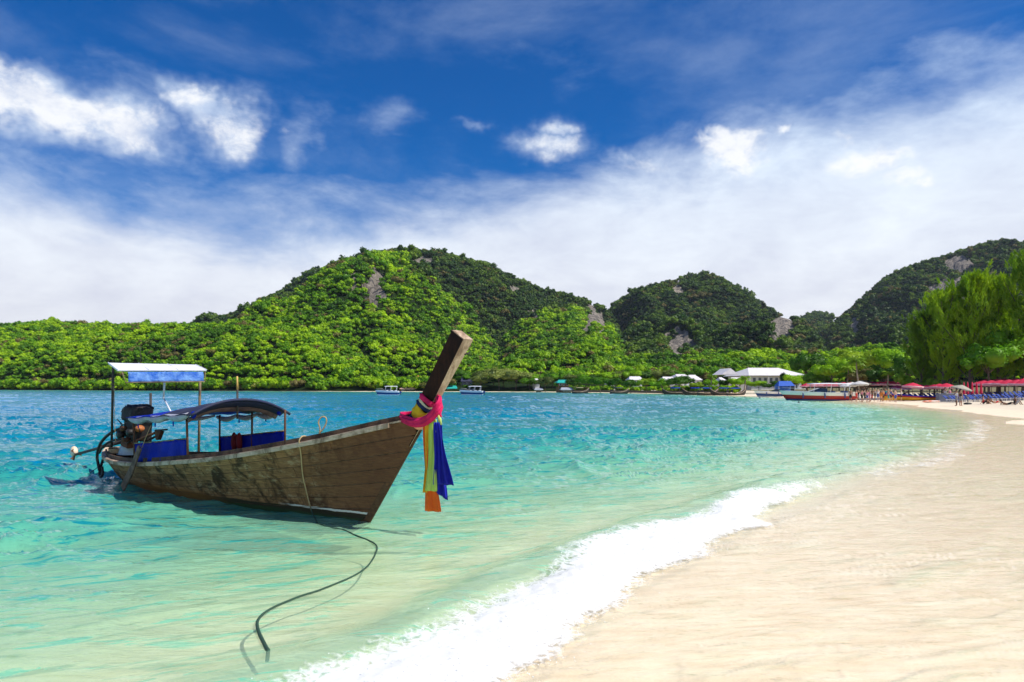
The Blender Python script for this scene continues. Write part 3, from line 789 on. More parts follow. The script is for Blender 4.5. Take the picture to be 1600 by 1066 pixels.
def smooth_tab(xs, ys):
    xx = np.linspace(xs[0], xs[-1], 600); yy = np.interp(xx, xs, ys); k = 25
    yp = np.pad(yy, k, mode='reflect', reflect_type='odd')
    for _ in range(2): yp = np.convolve(np.pad(yp, k, mode='edge'), np.ones(2 * k + 1) / (2 * k + 1), 'valid')
    yy = yp[k:-k]
    return lambda u: float(np.interp(u, xx, yy))
fb, fz, fk, fp = smooth_tab(UB, BB), smooth_tab(UZ, ZZ), smooth_tab(UK, ZK), smooth_tab(UP, PP)
def hull(u, s, side, off=0.0):
    """u metres aft of the bow foot, s from keel 0 to gunwale 1, side +1 near; in the boat's own axes"""
    zg, zk = fz(u), min(fk(u), fz(u) - .1)
    z = zk + s * (zg - zk)
    b = .022 + (fb(u) - .022) * max(s, 0) ** fp(u) + off
    return Vector((-u, -side * b, z))

NSTR = 9
NU_ALL = np.linspace(-1.1, 9.2, 60)
def strake(u, q, side, off=0.0):
    """q counts strakes down from the sheer to the flat of the bottom; cut off by stem and keel"""
    zg = fz(u); zk = min(fk(u), zg - .1); z = max(zg - q / NSTR * (zg + .40), zk + .004)
    return hull(u, (z - zk) / (zg - zk), side, off)
def clear_w(u, z):
    """inner half width of the hull at height z"""
    zg = fz(u); zk = min(fk(u), zg - .1); s = max(0, (z - zk) / (zg - zk)); return max(.02, .022 + (fb(u) - .022) * s ** fp(u) - .06)
for side in (1, -1):
    sh = MB(); sh.grid([[hull(u, s, side, -.024) for s in np.linspace(0, 1, 9)] for u in NU_ALL], flip=side < 0)
    sh.build('hull_lining', M_inner, boat, True, solid=.02)
    for k in range(NSTR):
        ustart = -1.1
        while fz(ustart) - k / NSTR * (fz(ustart) + .40) < fk(ustart) + .02: ustart += .01
        cuts = [ustart]
        r0 = 1.5 + ((k * 37 + (0 if side > 0 else 13)) % 10) * .17
        while cuts[-1] + 1.1 < 9.2:
            cuts.append(cuts[-1] + r0); r0 = rng.uniform(1.9, 3.1)
        cuts[-1] = 9.2
        for a, b in zip(cuts[:-1], cuts[1:]):
            n = max(5, int((b - a) / .2)); us = np.linspace(a + .004, b - .004, n)
            if a == ustart: us = np.unique(np.r_[us, a + .004 + np.arange(0, .5, .05)])
            o_ = rng.uniform(.000, .004)
            g_ = .035
            sv = [k + 1 - g_, k + .5, k + g_]
            P = [[strake(u, sv[0], side, -.016)] + [strake(u, s, side, o_) for s in sv] + [strake(u, sv[-1], side, -.016)] for u in us]
            P = [[strake(us[0], s, side, -.016) for s in [sv[0]] + sv + [sv[-1]]]] + P + [[strake(us[-1], s, side, -.016) for s in [sv[0]] + sv + [sv[-1]]]]
            MB().grid(P, flip=side < 0).build('plank', M_hull, boat, False)
    # rubbing strip along the sheer, and the dark washboard above it
    def strip(z0, z1, o0, o1, name, m_, u0, u1, n=48):
        us = np.linspace(u0, u1, n); P = []
        for u in us:
            c = [(o0, z0), (o1, z0), (o1, z1), (o0, z1)]
            P.append([Vector((-u, -side * (fb(u) + a), fz(u) + z)) for a, z in c])
        mb = MB().grid(P, closed_v=True, flip=side > 0); n_ = len(us)
        mb.f.append((0, 1, 2, 3)); mb.f.append(tuple((n_ - 1) * 4 + q for q in (3, 2, 1, 0)))
        return mb.build(name, m_, boat, False)
    strip(-.055, .012, .005, .045, 'rubbing_strip', M_rail, -.72, 9.2)
    strip(.0, .025, -.09, .03, 'gunwale', M_rail, -.9, 9.2)
    strip(.025, .105, -.075, -.035, 'washboard', M_cap, -1.0, 8.6)
# rounded stern
sb = MB()
sb.grid([[hull(9.2, s, sd, .0) * (1 - 0) for s in np.linspace(0, 1, 6)] for sd in (1, .5, 0, -.5, -1)])
sb.build('transom', M_hull, boat, True)
MB().hexa([(-8.5, -.52, .60), (-9.3, -.12, .68), (-9.3, .12, .68), (-8.5, .52, .60), (-8.5, -.52, .635), (-9.3, -.12, .715), (-9.3, .12, .715), (-8.5, .52, .635)]).build('stern_deck', M_cap, boat, bevel=.01)
# decks, floor, seats
fd = MB()
for k in range(5):
    a, b = -1.0 + k * .34, -1.0 + (k + 1) * .34 - .012
    wa, wb = clear_w(a, fz(a) - .06), clear_w(b, fz(b) - .06)
    MB().hexa([(-a, -wa, fz(a) - .06), (-b, -wb, fz(b) - .06), (-b, wb, fz(b) - .06), (-a, wa, fz(a) - .06), (-a, -wa, fz(a) - .03), (-b, -wb, fz(b) - .03), (-b, wb, fz(b) - .03), (-a, wa, fz(a) - .03)]).build('deck_plank', M_inner, boat)
for k in range(12):
    a = .9 + k * .62; b = a + .60; z = .02
    wa, wb = clear_w(a, z), clear_w(b, z)
    MB().hexa([(-a, -wa, z), (-b, -wb, z), (-b, wb, z), (-a, wa, z), (-a, -wa, z + .03), (-b, -wb, z + .03), (-b, wb, z + .03), (-a, wa, z + .03)]).build('floor_board', M_inner, boat)
for u in (1.5, 2.7, 4.0, 5.1, 6.2, 7.3):
    w_ = clear_w(u, fz(u) - .19)
    MB().box((-u, 0, fz(u) - .16), (.26, 2 * w_, .035)).build('thwart', M_inner, boat, bevel=.006)
for u in np.arange(.6, 8.6, .75):
    for side in (1, -1):
        MB().tube([hull(u, s, side, -.055) for s in np.linspace(.12, .97, 7)], .022, 6).build('rib', M_inner, boat)
# keel and stem
st = MB(); pts = [(1.4, -.36), (.5, -.24), (0, 0), (-.4, .53), (-.8, 1.07), (-1.148, 1.53)]
P = []
for i, (u, z) in enumerate(pts):
    wd = .034 + .005 * i
    P.append([Vector((-u + .02, -.012, z - .015)), Vector((-u + .02, .012, z - .015)), Vector((-u - .07, wd, z + .05)), Vector((-u - .07, -wd, z + .05))])
M_stem = wood('stem_wood', (.15, .075, .04), (.09, .045, .025), (.05, .025, .015))
st.grid(P, closed_v=True); st.build('stem', M_stem, boat, bevel=.004)
MB().grid([[Vector((-u, -y, fk(u) - .02)) for y in (-.03, .03)] for u in np.linspace(1.2, 9.2, 20)]).build('keel', M_hull, boat, solid=.05)
# bow post
SECT = [((-.95, 1.27), (-.70, 1.56), .035, .10), ((-1.148, 1.53), (-.98, 1.72), .040, .085), ((-1.47, 1.97), (-1.24, 2.06), .062, .085), ((-1.78, 2.41), (-1.56, 2.53), .085, .095), ((-2.09, 2.85), (-1.87, 2.99), .106, .104)]
P = []
for (fu, fz_), (bu, bz), wf, wb in SECT:
    P.append([Vector((-fu, -wf, fz_)), Vector((-fu, wf, fz_)), Vector((-bu, wb, bz)), Vector((-bu, -wb, bz))])
sd_m = MB()
for i in range(len(P) - 1):
    for (a, b) in ((1, 2), (2, 3), (3, 0)): sd_m.grid([[P[i][a], P[i][b]], [P[i + 1][a], P[i + 1][b]]])
sd_m.build('bow_post', M_post, boat)
ff = MB(); ff.grid([[P[i][0] + Vector((.004, 0, .002)), P[i][1] + Vector((.004, 0, .002)), P[i][1] - Vector((.01, 0, 0)), P[i][0] - Vector((.01, 0, 0))] for i in range(len(P))], closed_v=True)
ff.build('post_face', M_end, boat)
tp = P[-1]; up = Vector((.21 * 2.6, 0, .62 * 1.0)).normalized()
MB().hexa([p for p in (tp[3], tp[0], tp[1], tp[2])] + [p + up * .012 for p in (tp[3], tp[0], tp[1], tp[2])]).build('post_top', M_end, boat)
MB().hexa([tp[0] + Vector((.008, .045, -.20)), tp[0] + Vector((.008, .15, -.17)), tp[0] + Vector((.008, .15, -.185)), tp[0] + Vector((.008, .05, -.215))] +
          [tp[0] + Vector((-.02, .045, -.20)), tp[0] + Vector((-.02, .15, -.17)), tp[0] + Vector((-.02, .15, -.185)), tp[0] + Vector((-.02, .05, -.215))]).build('crack', M_black, boat)

def bl(u, v, z): return Vector((-u, -v, z))
def beam(name, a, b, r, m_, par=None, n=8): return MB().tube([a, b], r, n).build(name, m_, par or boat, True)
# ---- passenger canopy
UF, UR = 3.78, 6.15
def roofz(u, v):
    f = (u - UF) / (UR - UF)
    crown = .255 * (1 - abs(v / .98) ** 2.2) * (1 - .80 * f)
    return 1.665 - .13 * f + crown
for u, v in ((UF + .25, .86), (UR, .86), (UF - .28, -.86), (4.7, -.88), (UR - .2, -.87), (5.35, .9)):
    top = roofz(min(max(u, UF), UR), v * 1.0) - .02
    if (u, v) == (5.35, .9): continue
    beam('canopy_post', bl(u, v, fz(u)), bl(u + .02, v * 1.02, top), .022, M_rust)
us = np.linspace(UF - .12, UR + .1, 16); vs = np.linspace(-.99, .99, 19)
for u0_, u1_, mm_ in ((UF - .12, 5.0, M_navy), (4.97, UR + .1, M_tarp)):
    MB().grid([[bl(u, v, roofz(u, v) + .012 * math.sin(u * 9 + v * 3) + (.006 if mm_ is M_tarp else 0)) for v in vs] for u in np.linspace(u0_, u1_, 10)]).build('canopy_roof', mm_, boat, True, solid=.012)
beam('ridge_trim', bl(UF - .13, 0, roofz(UF, 0) + .02), bl(UR + .1, 0, roofz(UR, 0) + .02), .014, M_dark)
# front bow of the canopy: dark hem, brown lining and a rolled blind
MB().tube([bl(UF - .13, v, roofz(UF, v) + .005) for v in np.linspace(-1.08, 1.0, 22)], .028, 8).build('canopy_bow', M_navy, boat, True)
hem = MB().grid([[bl(UF - .1 + .05 * j, v, roofz(UF, v) - (.03 + .035 * j) * (1.05 - .3 * abs(v))) for j in range(4)] for v in np.linspace(-.97, .97, 24)])
hem.build('canopy_hem', M_navy, boat, True, solid=.01)
lin = MB().grid([[bl(UF + .06 + .03 * j, v, min(roofz(UF, v) - .10, 1.78) - .03 * j) for j in range(4)] for v in np.linspace(-.93, .93, 24)])
lin.build('canopy_lining', M_brownc, boat, True, solid=.01)
def roll(name, a, b, r, sag, m_, n=26, k=3):
    pts, rr = [], []
    for i in range(n):
        f = i / (n - 1); p = a.lerp(b, f); s = abs(math.sin(f * math.pi * k))
        pts.append(p - Vector((0, 0, sag * s))); rr.append(r * (.62 + .5 * s))
    return MB().tube(pts, rr, 9).build(name, m_, boat, True)
roll('rolled_blind', bl(UF + .1, .93, roofz(UF, .93) - .03), bl(UR + .05, .93, roofz(UR, .93) - .02), .068, .05, M_roll, k=3)
roll('rolled_blind', bl(UF + .05, -.93, roofz(UF, .93) - .05), bl(UR, -.93, roofz(UR, .93) - .05), .055, .07, M_roll, k=3)
roll('rolled_blind', bl(UR + .05, .9, roofz(UR, .9) - .03), bl(UR + .05, -.9, roofz(UR, .9) - .03), .04, .05, M_roll, k=2)
for u, v in ((4.4, .95), (5.1, .95), (5.8, .95), (4.3, -.95), (5.3, -.95)):
    MB().box(bl(u, v, roofz(u, .93) - .13), (.03, .012, .17)).build('blind_tie', M_tarp, boat)
for v in (.9, -.9):
    MB().ball(bl(UF - .02, v, roofz(UF, .9) - .05), .055, 6, 8, (1, .9, 1.3)).build('corner_wrap', M_tarp, boat, True)
for v, u0, u1 in ((.865, UF + .27, UR), (-.885, UF - .2, UR - .2)):
    side_ = 1 if v > 0 else -1
    uu = np.linspace(u0, u1, 22)
    pn = MB().grid([[bl(u, v + side_ * .012 * math.sin(u * 14 + z_ * 2), fz(u) + .03 + z_ * (.40 if v < 0 else .38)) for z_ in np.linspace(0, 1, 6)] for u in uu])
    pn.build('side_panel', M_tarp, boat, True, solid=.008)
    MB().tube([bl(u, v, fz(u) + .43 + (.0 if v < 0 else -.02)) for u in uu], .015, 6).build('panel_rail', M_pole, boat, True)
# yellow topped pole that stands through the canopy
p0 = at(388, 624, 13.25)
pm = MB().tube([bl(UF + .02, 0, 1.55), bl(UF + .02, 0, 2.12)], .02, 8); pm.build('mast', M_dark, boat, True)
MB().tube([bl(UF + .02, 0, 2.12), bl(UF + .03, 0, 2.38)], [.021, .017], 8).build('mast_top', mat('yellow_pole', (.62, .40, .10), (.45, .28, .08), rough=.6), boat, True)
# ---- stern canopy: tilted white sheet on poles with a blue apron
A, B_, C_, D = bl(7.24, .92, 2.66), bl(6.79, .92, 2.50), bl(6.59, -.92, 2.53), bl(7.08, -.92, 2.66)
n_ = (B_ - A).cross(D - A).normalized(); n_ = n_ if n_.z > 0 else -n_
MB().hexa([A, B_, C_, D] + [p + n_ * .03 for p in (A, B_, C_, D)]).build('stern_roof', M_white, boat, bevel=.004)
for f in (0.0, .33, .66, 1.0):
    a, b = A.lerp(D, f), B_.lerp(C_, f)
    MB().tube([a + n_ * .035, b + n_ * .035], .01, 6).build('roof_batten', M_white, boat)
fa, fb_ = B_.lerp(C_, .10), B_.lerp(C_, .95)
ap0, ap1 = fa + Vector((.03, 0, -.015)), fb_ + Vector((.03, 0, -.015)); dn = Vector((.05, 0, -.225))
tp_ = MB().grid([[ap0.lerp(ap1, i / 24) + dn * (j / 5) * .94 + Vector((.012 * math.sin(i * 1.3 + j * 1.1), 0, 0)) for j in range(6)] for i in range(25)])
tp_.build('blue_apron', M_tarpl, boat, True, solid=.006)
q0, q1 = ap0.lerp(ap1, -.07), ap0.lerp(ap1, 1.03)
MB().tube([q0, q0 + dn + Vector((0, -.04, 0)) * 0 + (ap1 - ap0) * .03, q1 + dn - (ap1 - ap0) * .02, q1], .013, 6).build('apron_frame', M_pole, boat, True)
beam('stern_pole', bl(8.55, .30, fz(8.5)), bl(7.18, .84, 2.62), .026, M_dark)
beam('stern_pole', bl(6.82, -.86, fz(6.8)), bl(6.75, -.86, 2.56), .030, M_pole)
beam('stern_pole', bl(7.12, -.2, 1.9), bl(7.0, -.18, 2.55), .022, M_white)
beam('stern_pole', bl(6.2, .05, 1.55), bl(7.12, -.2, 1.92), .018, M_white)
beam('stern_pole', bl(8.2, -.42, fz(8.2)), bl(8.25, -.45, 2.02), .030, M_dark)
# lashing on the pole
pL = bl(8.55, .30, fz(8.5)).lerp(bl(7.18, .84, 2.62), .80)
MB().tube([pL + Vector((.04 * math.cos(a), .04 * math.sin(a), .012 * a - .12)) for a in np.linspace(0, 22, 60)], .007, 5).build('lashing', M_rope, boat, True)
MB().tube([pL + Vector((.05, 0, -.05)), pL + Vector((.12, -.02, -.2)), pL + Vector((.10, 0, -.9)), pL + Vector((.12, 0, -1.25))], .006, 5).build('lashing_tail', M_rope, boat, True)
for tip, hgt in ((A.lerp(D, .35), .42), (A.lerp(D, .75), .45)):
    beam('aerial', tip, tip + Vector((0, 0, hgt)), .004, M_dark)

# ---- engine on its pivot
eng = empty('engine', (0, 0, 0)); eng.parent = boat
EC = bl(7.65, .12, 1.22)
def ep(name, mb, m_, **k): return mb.build(name, m_, eng, k.pop('smooth', False), **k)
T = Matrix.Rotation(R(10), 3, 'Y')
ep('engine_block', MB().box(EC, (.62, .36, .46), T), M_black, bevel=.03)
cov = MB(); NC = 26
def cov_p(a_, b_):
    cx_, cy_, cz_ = math.sin(a_) * math.cos(b_), math.sin(a_) * math.sin(b_), math.cos(a_)
    sq = lambda v, e: math.copysign(abs(v) ** e, v)
    k = 1 + .16 * (float(vnoise(np.array([cx_ * 3 + 5]), np.array([cz_ * 3 + cy_ * 2]), 4)[0]) - .5) + .28 * (float(vnoise(np.array([cx_ * 7]), np.array([cz_ * 6 + cy_ * 5]), 6)[0]) - .5)
    return EC + Vector((.02 + .38 * sq(cx_, .6) * k - .10 * cz_, .25 * sq(cy_, .7) * k, .34 + (.20 * sq(cz_, .6)) * k - .09 * cx_ * 0 + .06 * cx_))
cov.grid([[cov_p(a_, b_) for b_ in np.linspace(0, 2 * math.pi, NC, endpoint=False)] for a_ in np.linspace(0.02, math.pi - .02, 18)], closed_v=True)
ep('engine_cover', cov, mat('black_cover', (.010, .008, .010), (.03, .016, .02), scale=5, rough=.6, bump=.9, bdist=.03), smooth=True)
for k, (dxx, dyy, dzz, r_, l_) in enumerate(((.30, -.22, -.05, .07, .14), (-.02, -.24, .02, .06, .12), (-.25, -.2, -.12, .09, .12), (.12, -.22, -.22, .05, .16), (.25, .0, .27, .05, .2))):
    c_ = EC + Vector((dxx, dyy, dzz)); ep('cylinder', MB().tube([c_, c_ + Vector((0, -l_, 0))], r_, 12), M_rust if k % 2 else M_black, smooth=True)
ep('fuel_tank', MB().box(EC + Vector((-.12, -.18, -.34)), (.34, .14, .14), T), M_rust, bevel=.02)
ep('air_filter', MB().ball(EC + Vector((.36, -.12, .02)), .10, 8, 12, (1, 1, .8)), mat('orange_rust', (.55, .17, .04), (.3, .09, .03), rough=.6), smooth=True)
ep('engine_frame', MB().tube([EC + Vector((-.45, -.12, -.26)), EC + Vector((.1, -.15, -.30)), EC + Vector((.75, -.12, -.12)), EC + Vector((1.05, -.05, -.02))], .03, 8), M_rust, smooth=True)
ep('engine_frame', MB().tube([EC + Vector((-.45, .12, -.26)), EC + Vector((.1, .15, -.30)), EC + Vector((.75, .05, -.14)), EC + Vector((1.05, -.05, -.02))], .025, 8), M_black, smooth=True)
ep('handle', MB().box(EC + Vector((1.18, -.05, .02)), (.42, .10, .035), Matrix.Rotation(R(-4), 3, 'Y')), M_black, bevel=.015)
ep('handle_bracket', MB().hexa([EC + Vector((1.02, -.09, -.20)), EC + Vector((1.10, -.09, -.20)), EC + Vector((1.10, -.01, -.20)), EC + Vector((1.02, -.01, -.20)), EC + Vector((.97, -.09, .0)), EC + Vector((1.25, -.09, .0)), EC + Vector((1.25, -.01, .0)), EC + Vector((.97, -.01, .0))]), M_rust)
ep('pivot', MB().tube([bl(7.95, .06, .55), bl(7.85, .08, .98)], .06, 10), M_black, smooth=True)
for k in range(7):
    r2 = np.random.default_rng(k); c_ = EC + Vector((r2.uniform(-.45, .3), r2.uniform(-.25, .1), r2.uniform(-.35, .25)))
    pts = [c_ + Vector((.16 * math.sin(q * 1.4 + k) * (1 + q * .1), -.05 * math.cos(q + k) - .05, .15 * math.sin(q * .9 + k * 2) - .04 * q)) for q in np.linspace(0, 4, 14)]
    ep('cable', MB().tube(pts, .011, 6), M_black, smooth=True)
tail0, tail1 = bl(8.0, .07, .97), bl(11.35, .0, .40)
sh_o = ep('tail_shaft', MB().tube([tail0, tail1], [.045, .032], 10), M_dark, smooth=True)
MB().tube([tail0 + Vector((0, 0, .05)), tail0.lerp(tail1, .55) + Vector((0, 0, .045))], .012, 6).build('cooling_pipe', M_rust, eng, True)
for k in range(3):
    a = k * 2.094; d_ = Vector((0, math.cos(a), math.sin(a)))
    MB().hexa([tail1 + d_ * .02 + Vector((-.03, 0, 0)), tail1 + d_ * .15 + d_.cross(Vector((1, 0, 0))) * .05 + Vector((-.04, 0, 0)), tail1 + d_ * .15 - d_.cross(Vector((1, 0, 0))) * .05 + Vector((0, 0, 0)), tail1 + d_ * .02 + Vector((.0, 0, 0)),
               tail1 + d_ * .02 + Vector((-.02, 0, 0)), tail1 + d_ * .15 + d_.cross(Vector((1, 0, 0))) * .05 + Vector((-.03, 0, 0)), tail1 + d_ * .15 - d_.cross(Vector((1, 0, 0))) * .05 + Vector((.01, 0, 0)), tail1 + d_ * .02 + Vector((.01, 0, 0))]).build('propeller_blade', M_rust, eng)
fl = MB().ball(tail1 + Vector((-.10, 0, .07)), .105, 10, 14, (1.0, .85, 1.35)).build('float', mat('float_orange', (.80, .50, .24), (.80, .72, .60), scale=5, rough=.45), None, True)
fl.parent = None; fl.matrix_world = Matrix.LocRotScale(Vector((BOW[0], BOW[1], 0)), Matrix.Rotation(math.atan2(-.6, .8), 3, 'Z').to_quaternion(), None)
tag(fl, 'pale orange float tied at the end of the boat\'s long propeller shaft', 'float')
# hoses looping over the stern
for k, (r_, pts) in enumerate(((.034, [bl(7.9, .3, 1.25), bl(8.35, .36, 1.15), bl(8.75, .45, .9), bl(9.05, .42, .55), bl(9.05, .38, .33), bl(8.9, .42, .22)]),
                               (.026, [bl(7.8, .32, 1.0), bl(8.3, .4, .95), bl(8.65, .46, .78), bl(8.9, .42, .62)]),
                               (.030, [bl(9.0, .3, .45), bl(9.1, .34, .15), bl(8.9, .4, .04), bl(8.7, .42, .12), bl(8.8, .4, .3)]))):
    # smooth the polyline
    q = [Vector(p) for p in pts]
    for _ in range(3):
        q = [q[0]] + [p for a, b in zip(q[:-1], q[1:]) for p in (a * .75 + b * .25, a * .25 + b * .75)] + [q[-1]]
    MB().tube(q, r_, 8).build('hose', M_black, boat, True)
MB().tube([bl(8.9, .3, .4), bl(9.6, .35, .08), bl(10.1, .4, -.05)], .007, 5).build('stern_line', M_dark, boat, True)
MB().tube([bl(8.2 + .18 * math.cos(a) , .38 + .10 * math.sin(a), .66 + .004 * a) for a in np.linspace(0, 26, 80)], .014, 6).build('coiled_line', M_rope, boat, True)
hb = MB().grid([[bl(8.0 + .35 * math.cos(b_) * math.sin(a_), .1 + .3 * math.sin(b_) * math.sin(a_), .62 + .28 * math.cos(a_)) for b_ in np.linspace(0, 2 * math.pi, 14, endpoint=False)] for a_ in np.linspace(.02, 1.55, 6)], closed_v=True)
hb.build('stern_sheet', mat('pale_sheet', (.50, .66, .62), (.35, .5, .5), rough=.4), boat, True)

def W2(p):
    """boat axes to world"""
    return Vector((BOW[0] + .8 * p.x + .6 * p.y, BOW[1] - .6 * p.x + .8 * p.y, p.z))
# ---- the two old boards lashed over the side near the stern
def board(px0, py0, px1, py1, Y0, Y1, wd, label):
    a, b = at(px0, py0, Y0), at(px1, py1, Y1); d_ = (b - a); L = d_.length; d_.normalize()
    wv = Vector((.8, -.6, 0)); wv = (wv - d_ * wv.dot(d_)).normalized(); nv_ = d_.cross(wv)
    o = MB().hexa([-wv * wd / 2, wv * wd / 2, wv * wd / 2 + nv_ * .035, -wv * wd / 2 + nv_ * .035] + [d_ * L - wv * wd / 2, d_ * L + wv * wd / 2, d_ * L + wv * wd / 2 + nv_ * .035, d_ * L - wv * wd / 2 + nv_ * .035]).build('board', M_board, None, bevel=.006)
    o.location = a; return tag(o, label, 'board')
M_board = wood('board_wood', (.26, .17, .12), (.16, .10, .075), (.08, .05, .04), st=(5, 5, 5))
# outside of the near rail at u about 6.1
yb = lambda u, v: BOW[1] + .6 * u - .8 * v
board(220, 699, 206, 738, yb(5.75, 1.06), yb(5.95, 1.05), .15, 'upper grey-brown board tied by its top to the blue side panel near the stern')
board(208, 733, 193, 763, yb(5.95, 1.03), yb(6.2, .98), .18, 'lower weathered board hanging over the hull side near the stern')
MB().tube([at(214, 703, yb(5.8, 1.03)), at(217, 696, yb(5.8, 1.06)), at(222, 700, yb(5.75, 1.06)), at(226, 688, yb(5.7, .98)), at(236, 665, yb(5.5, .94))], .008, 5).build('lashing', M_rope, None, True)
lo = COL.objects[-1]; tag(lo, 'thin pale cord tying the upper board to the canopy edge', 'cord')
# ---- dark red life jacket hung inside against the far blue panel
lj = MB(); cj = bl(5.15, -.80, 1.0)
for dx_ in (-.10, .10):
    lj.grid([[cj + Vector((dx_ + .085 * math.sin(a_) * math.cos(b_), .06 * math.sin(a_) * math.sin(b_), -.02 + .21 * math.cos(a_) * (1 + .0 * b_))) for b_ in np.linspace(0, 2 * math.pi, 10, endpoint=False)] for a_ in np.linspace(.05, 3.09, 9)], closed_v=True)
lj.box(cj + Vector((0, 0, .12)), (.12, .05, .05))
o = lj.build('life_jacket', mat('dark_red_cloth', (.20, .015, .02), (.12, .01, .015), rough=.8, bump=.3), None, True)
o.matrix_world = fl.matrix_world.copy(); tag(o, 'dark red life jacket hanging inside the boat against the far blue panel', 'life jacket')

# ---- cloths tied round the bow post
M_pink = mat('pink_cloth', (.78, .010, .13), (.55, .005, .08), scale=6, rough=.75, bump=.7, bdist=.012, trans=.15)
M_yel = mat('yellow_cloth', (.86, .58, .01), (.70, .42, .01), scale=6, rough=.75, bump=.6, bdist=.012, trans=.15)
M_nvy = mat('navy_cloth', (.008, .02, .10), (.006, .012, .06), scale=6, rough=.75, bump=.6)
M_cream = mat('cream_cloth', (.78, .72, .48), (.62, .55, .35), scale=6, rough=.75, bump=.5)
M_orl = mat('salmon_cloth', (.85, .32, .16), (.85, .55, .40), scale=8, rough=.75, bump=.5)
M_orange = mat('orange_cloth', (.95, .20, .012), (.80, .13, .01), scale=4, rough=.7, bump=.5, trans=.3)
M_lime = mat('lime_cloth', (.50, .74, .10), (.68, .80, .28), scale=3, rough=.7, bump=.5, stretch=(1, 1, .3), trans=.3)
M_gold = mat('golden_cloth', (.90, .52, .02), (.75, .38, .01), scale=4, rough=.7, bump=.5, trans=.3)
M_royal = mat('royal_blue_cloth', (.008, .016, .52), (.004, .008, .33), scale=3, rough=.7, bump=.6, trans=.2)
AX0, AX1 = Vector((1.02, 0, 1.56)), Vector((1.36, 0, 2.02))
axd = (AX1 - AX0).normalized(); pf = Vector((axd.z, 0, -axd.x))          # along the post, and towards its front
def ring(name, a, width, m_, label, bulge=.012, half=.118, lat=.078, wob_=.008, sd=0, tilt=0):
    """a band of cloth wound round the post at distance a along it"""
    P = []; c0 = AX0 + axd * a; n = 40
    for j in range(n):
        th = 2 * math.pi * j / n; cs_, sn = math.cos(th), math.sin(th)
        sq = 1 / max((abs(cs_) ** 5 + abs(sn) ** 5) ** .2, .01)
        row = []
        for i in range(6):
            f = i / 5 - .5
            rad = 1 + (bulge * (1 - 4 * f * f) + wob_ * math.sin(th * 3 + i * 2.1 + sd) + wob_ * .6 * math.sin(i * 3.7 + th)) / .1
            row.append(c0 + axd * (f * width + tilt * cs_ + .008 * math.sin(th * 2 + sd)) + pf * (cs_ * sq * half * .92 * rad) + Vector((0, -sn * sq * lat * rad, 0)))
        P.append(row)
    o = MB().grid(P, closed_u=True).build(name, m_, None, True, solid=.008)
    o.matrix_world = fl.matrix_world.copy(); return tag(o, label, 'cloth')
ring('cloth_band', .535, .085, M_pink, 'bright pink cloth band, the topmost one wound round the bow post', .018, .135, .095)
ring('cloth_band', .465, .035, M_cream, 'thin cream cloth band just below the top pink one on the bow post', .006, .132, .094, sd=2)
ring('cloth_band', .415, .06, M_nvy, 'navy blue cloth band above the broad yellow one on the bow post', .012, .135, .098, sd=1)
ring('cloth_band', .275, .20, M_yel, 'broad yellow cloth wound round the middle of the bow post bindings', .016, .128, .102, sd=3)
ring('cloth_band', .155, .035, M_nvy, 'narrow dark cloth band below the yellow one on the bow post', .010, .135, .104, sd=4)
ring('cloth_band', .105, .08, M_orl, 'salmon orange cloth band, the lowest one wound round the bow post', .012, .128, .104, sd=5)
# pink sash drooping round everything
YB = 10.2
def yv(px, v):
    """depth at which the ray through column px meets the plane v of the boat"""
    r_ = (px - 800) / F_PX
    u = (-2.3 - .6 * v - r_ * (11 - .8 * v)) / (.8 - .6 * r_ * -1 * -1) if False else (-2.3 - .6 * v - r_ * (11 - .8 * v)) / (.8 + .6 * r_)
    return 11 + .6 * u - .8 * v
SP = [(626, 651, .10), (633, 656, .16), (643, 660, .18), (655, 661, .19), (667, 657, .19), (677, 648, .18), (684, 638, .16), (687, 628, .11), (684, 622, .0), (678, 624, -.12), (664, 640, -.17), (645, 650, -.17), (630, 650, -.10)]
q = [at(a, b, yv(a, v)) for a, b, v in SP]
for _ in range(2): q = [p for a, b in zip(q, q[1:] + q[:1]) for p in (a * .75 + b * .25, a * .25 + b * .75)]
P = []
for i, p in enumerate(q):
    tg = (q[(i + 1) % len(q)] - q[i - 1]).normalized(); o_ = Vector((0, 0, 1)); o_ = (o_ - tg * o_.dot(tg)).normalized(); s2 = tg.cross(o_)
    P.append([p + o_ * (.062 * math.cos(a) * (1 + .20 * math.sin(a * 6 + i * .10))) + s2 * (.040 * math.sin(a) * (1 + .22 * math.sin(a * 6 + i * .10) + .1 * math.sin(i * .7 + a * 2))) for a in np.linspace(0, 2 * math.pi, 30, endpoint=False)])
o = MB().grid(P, closed_u=True, closed_v=True).build('sash', M_pink, None, True); tag(o, 'thick pink sash drooping round the base of the bow post', 'sash')
o = MB().tube([at(686, 628, 10.0), at(689, 637, 9.98), at(687, 647, 9.98), at(688, 652, 9.98)], [.04, .035, .022, .03], 9).build('sash_knot', M_pink, None, True); tag(o, 'knotted pink cloth end at the front of the bow post', 'cloth')
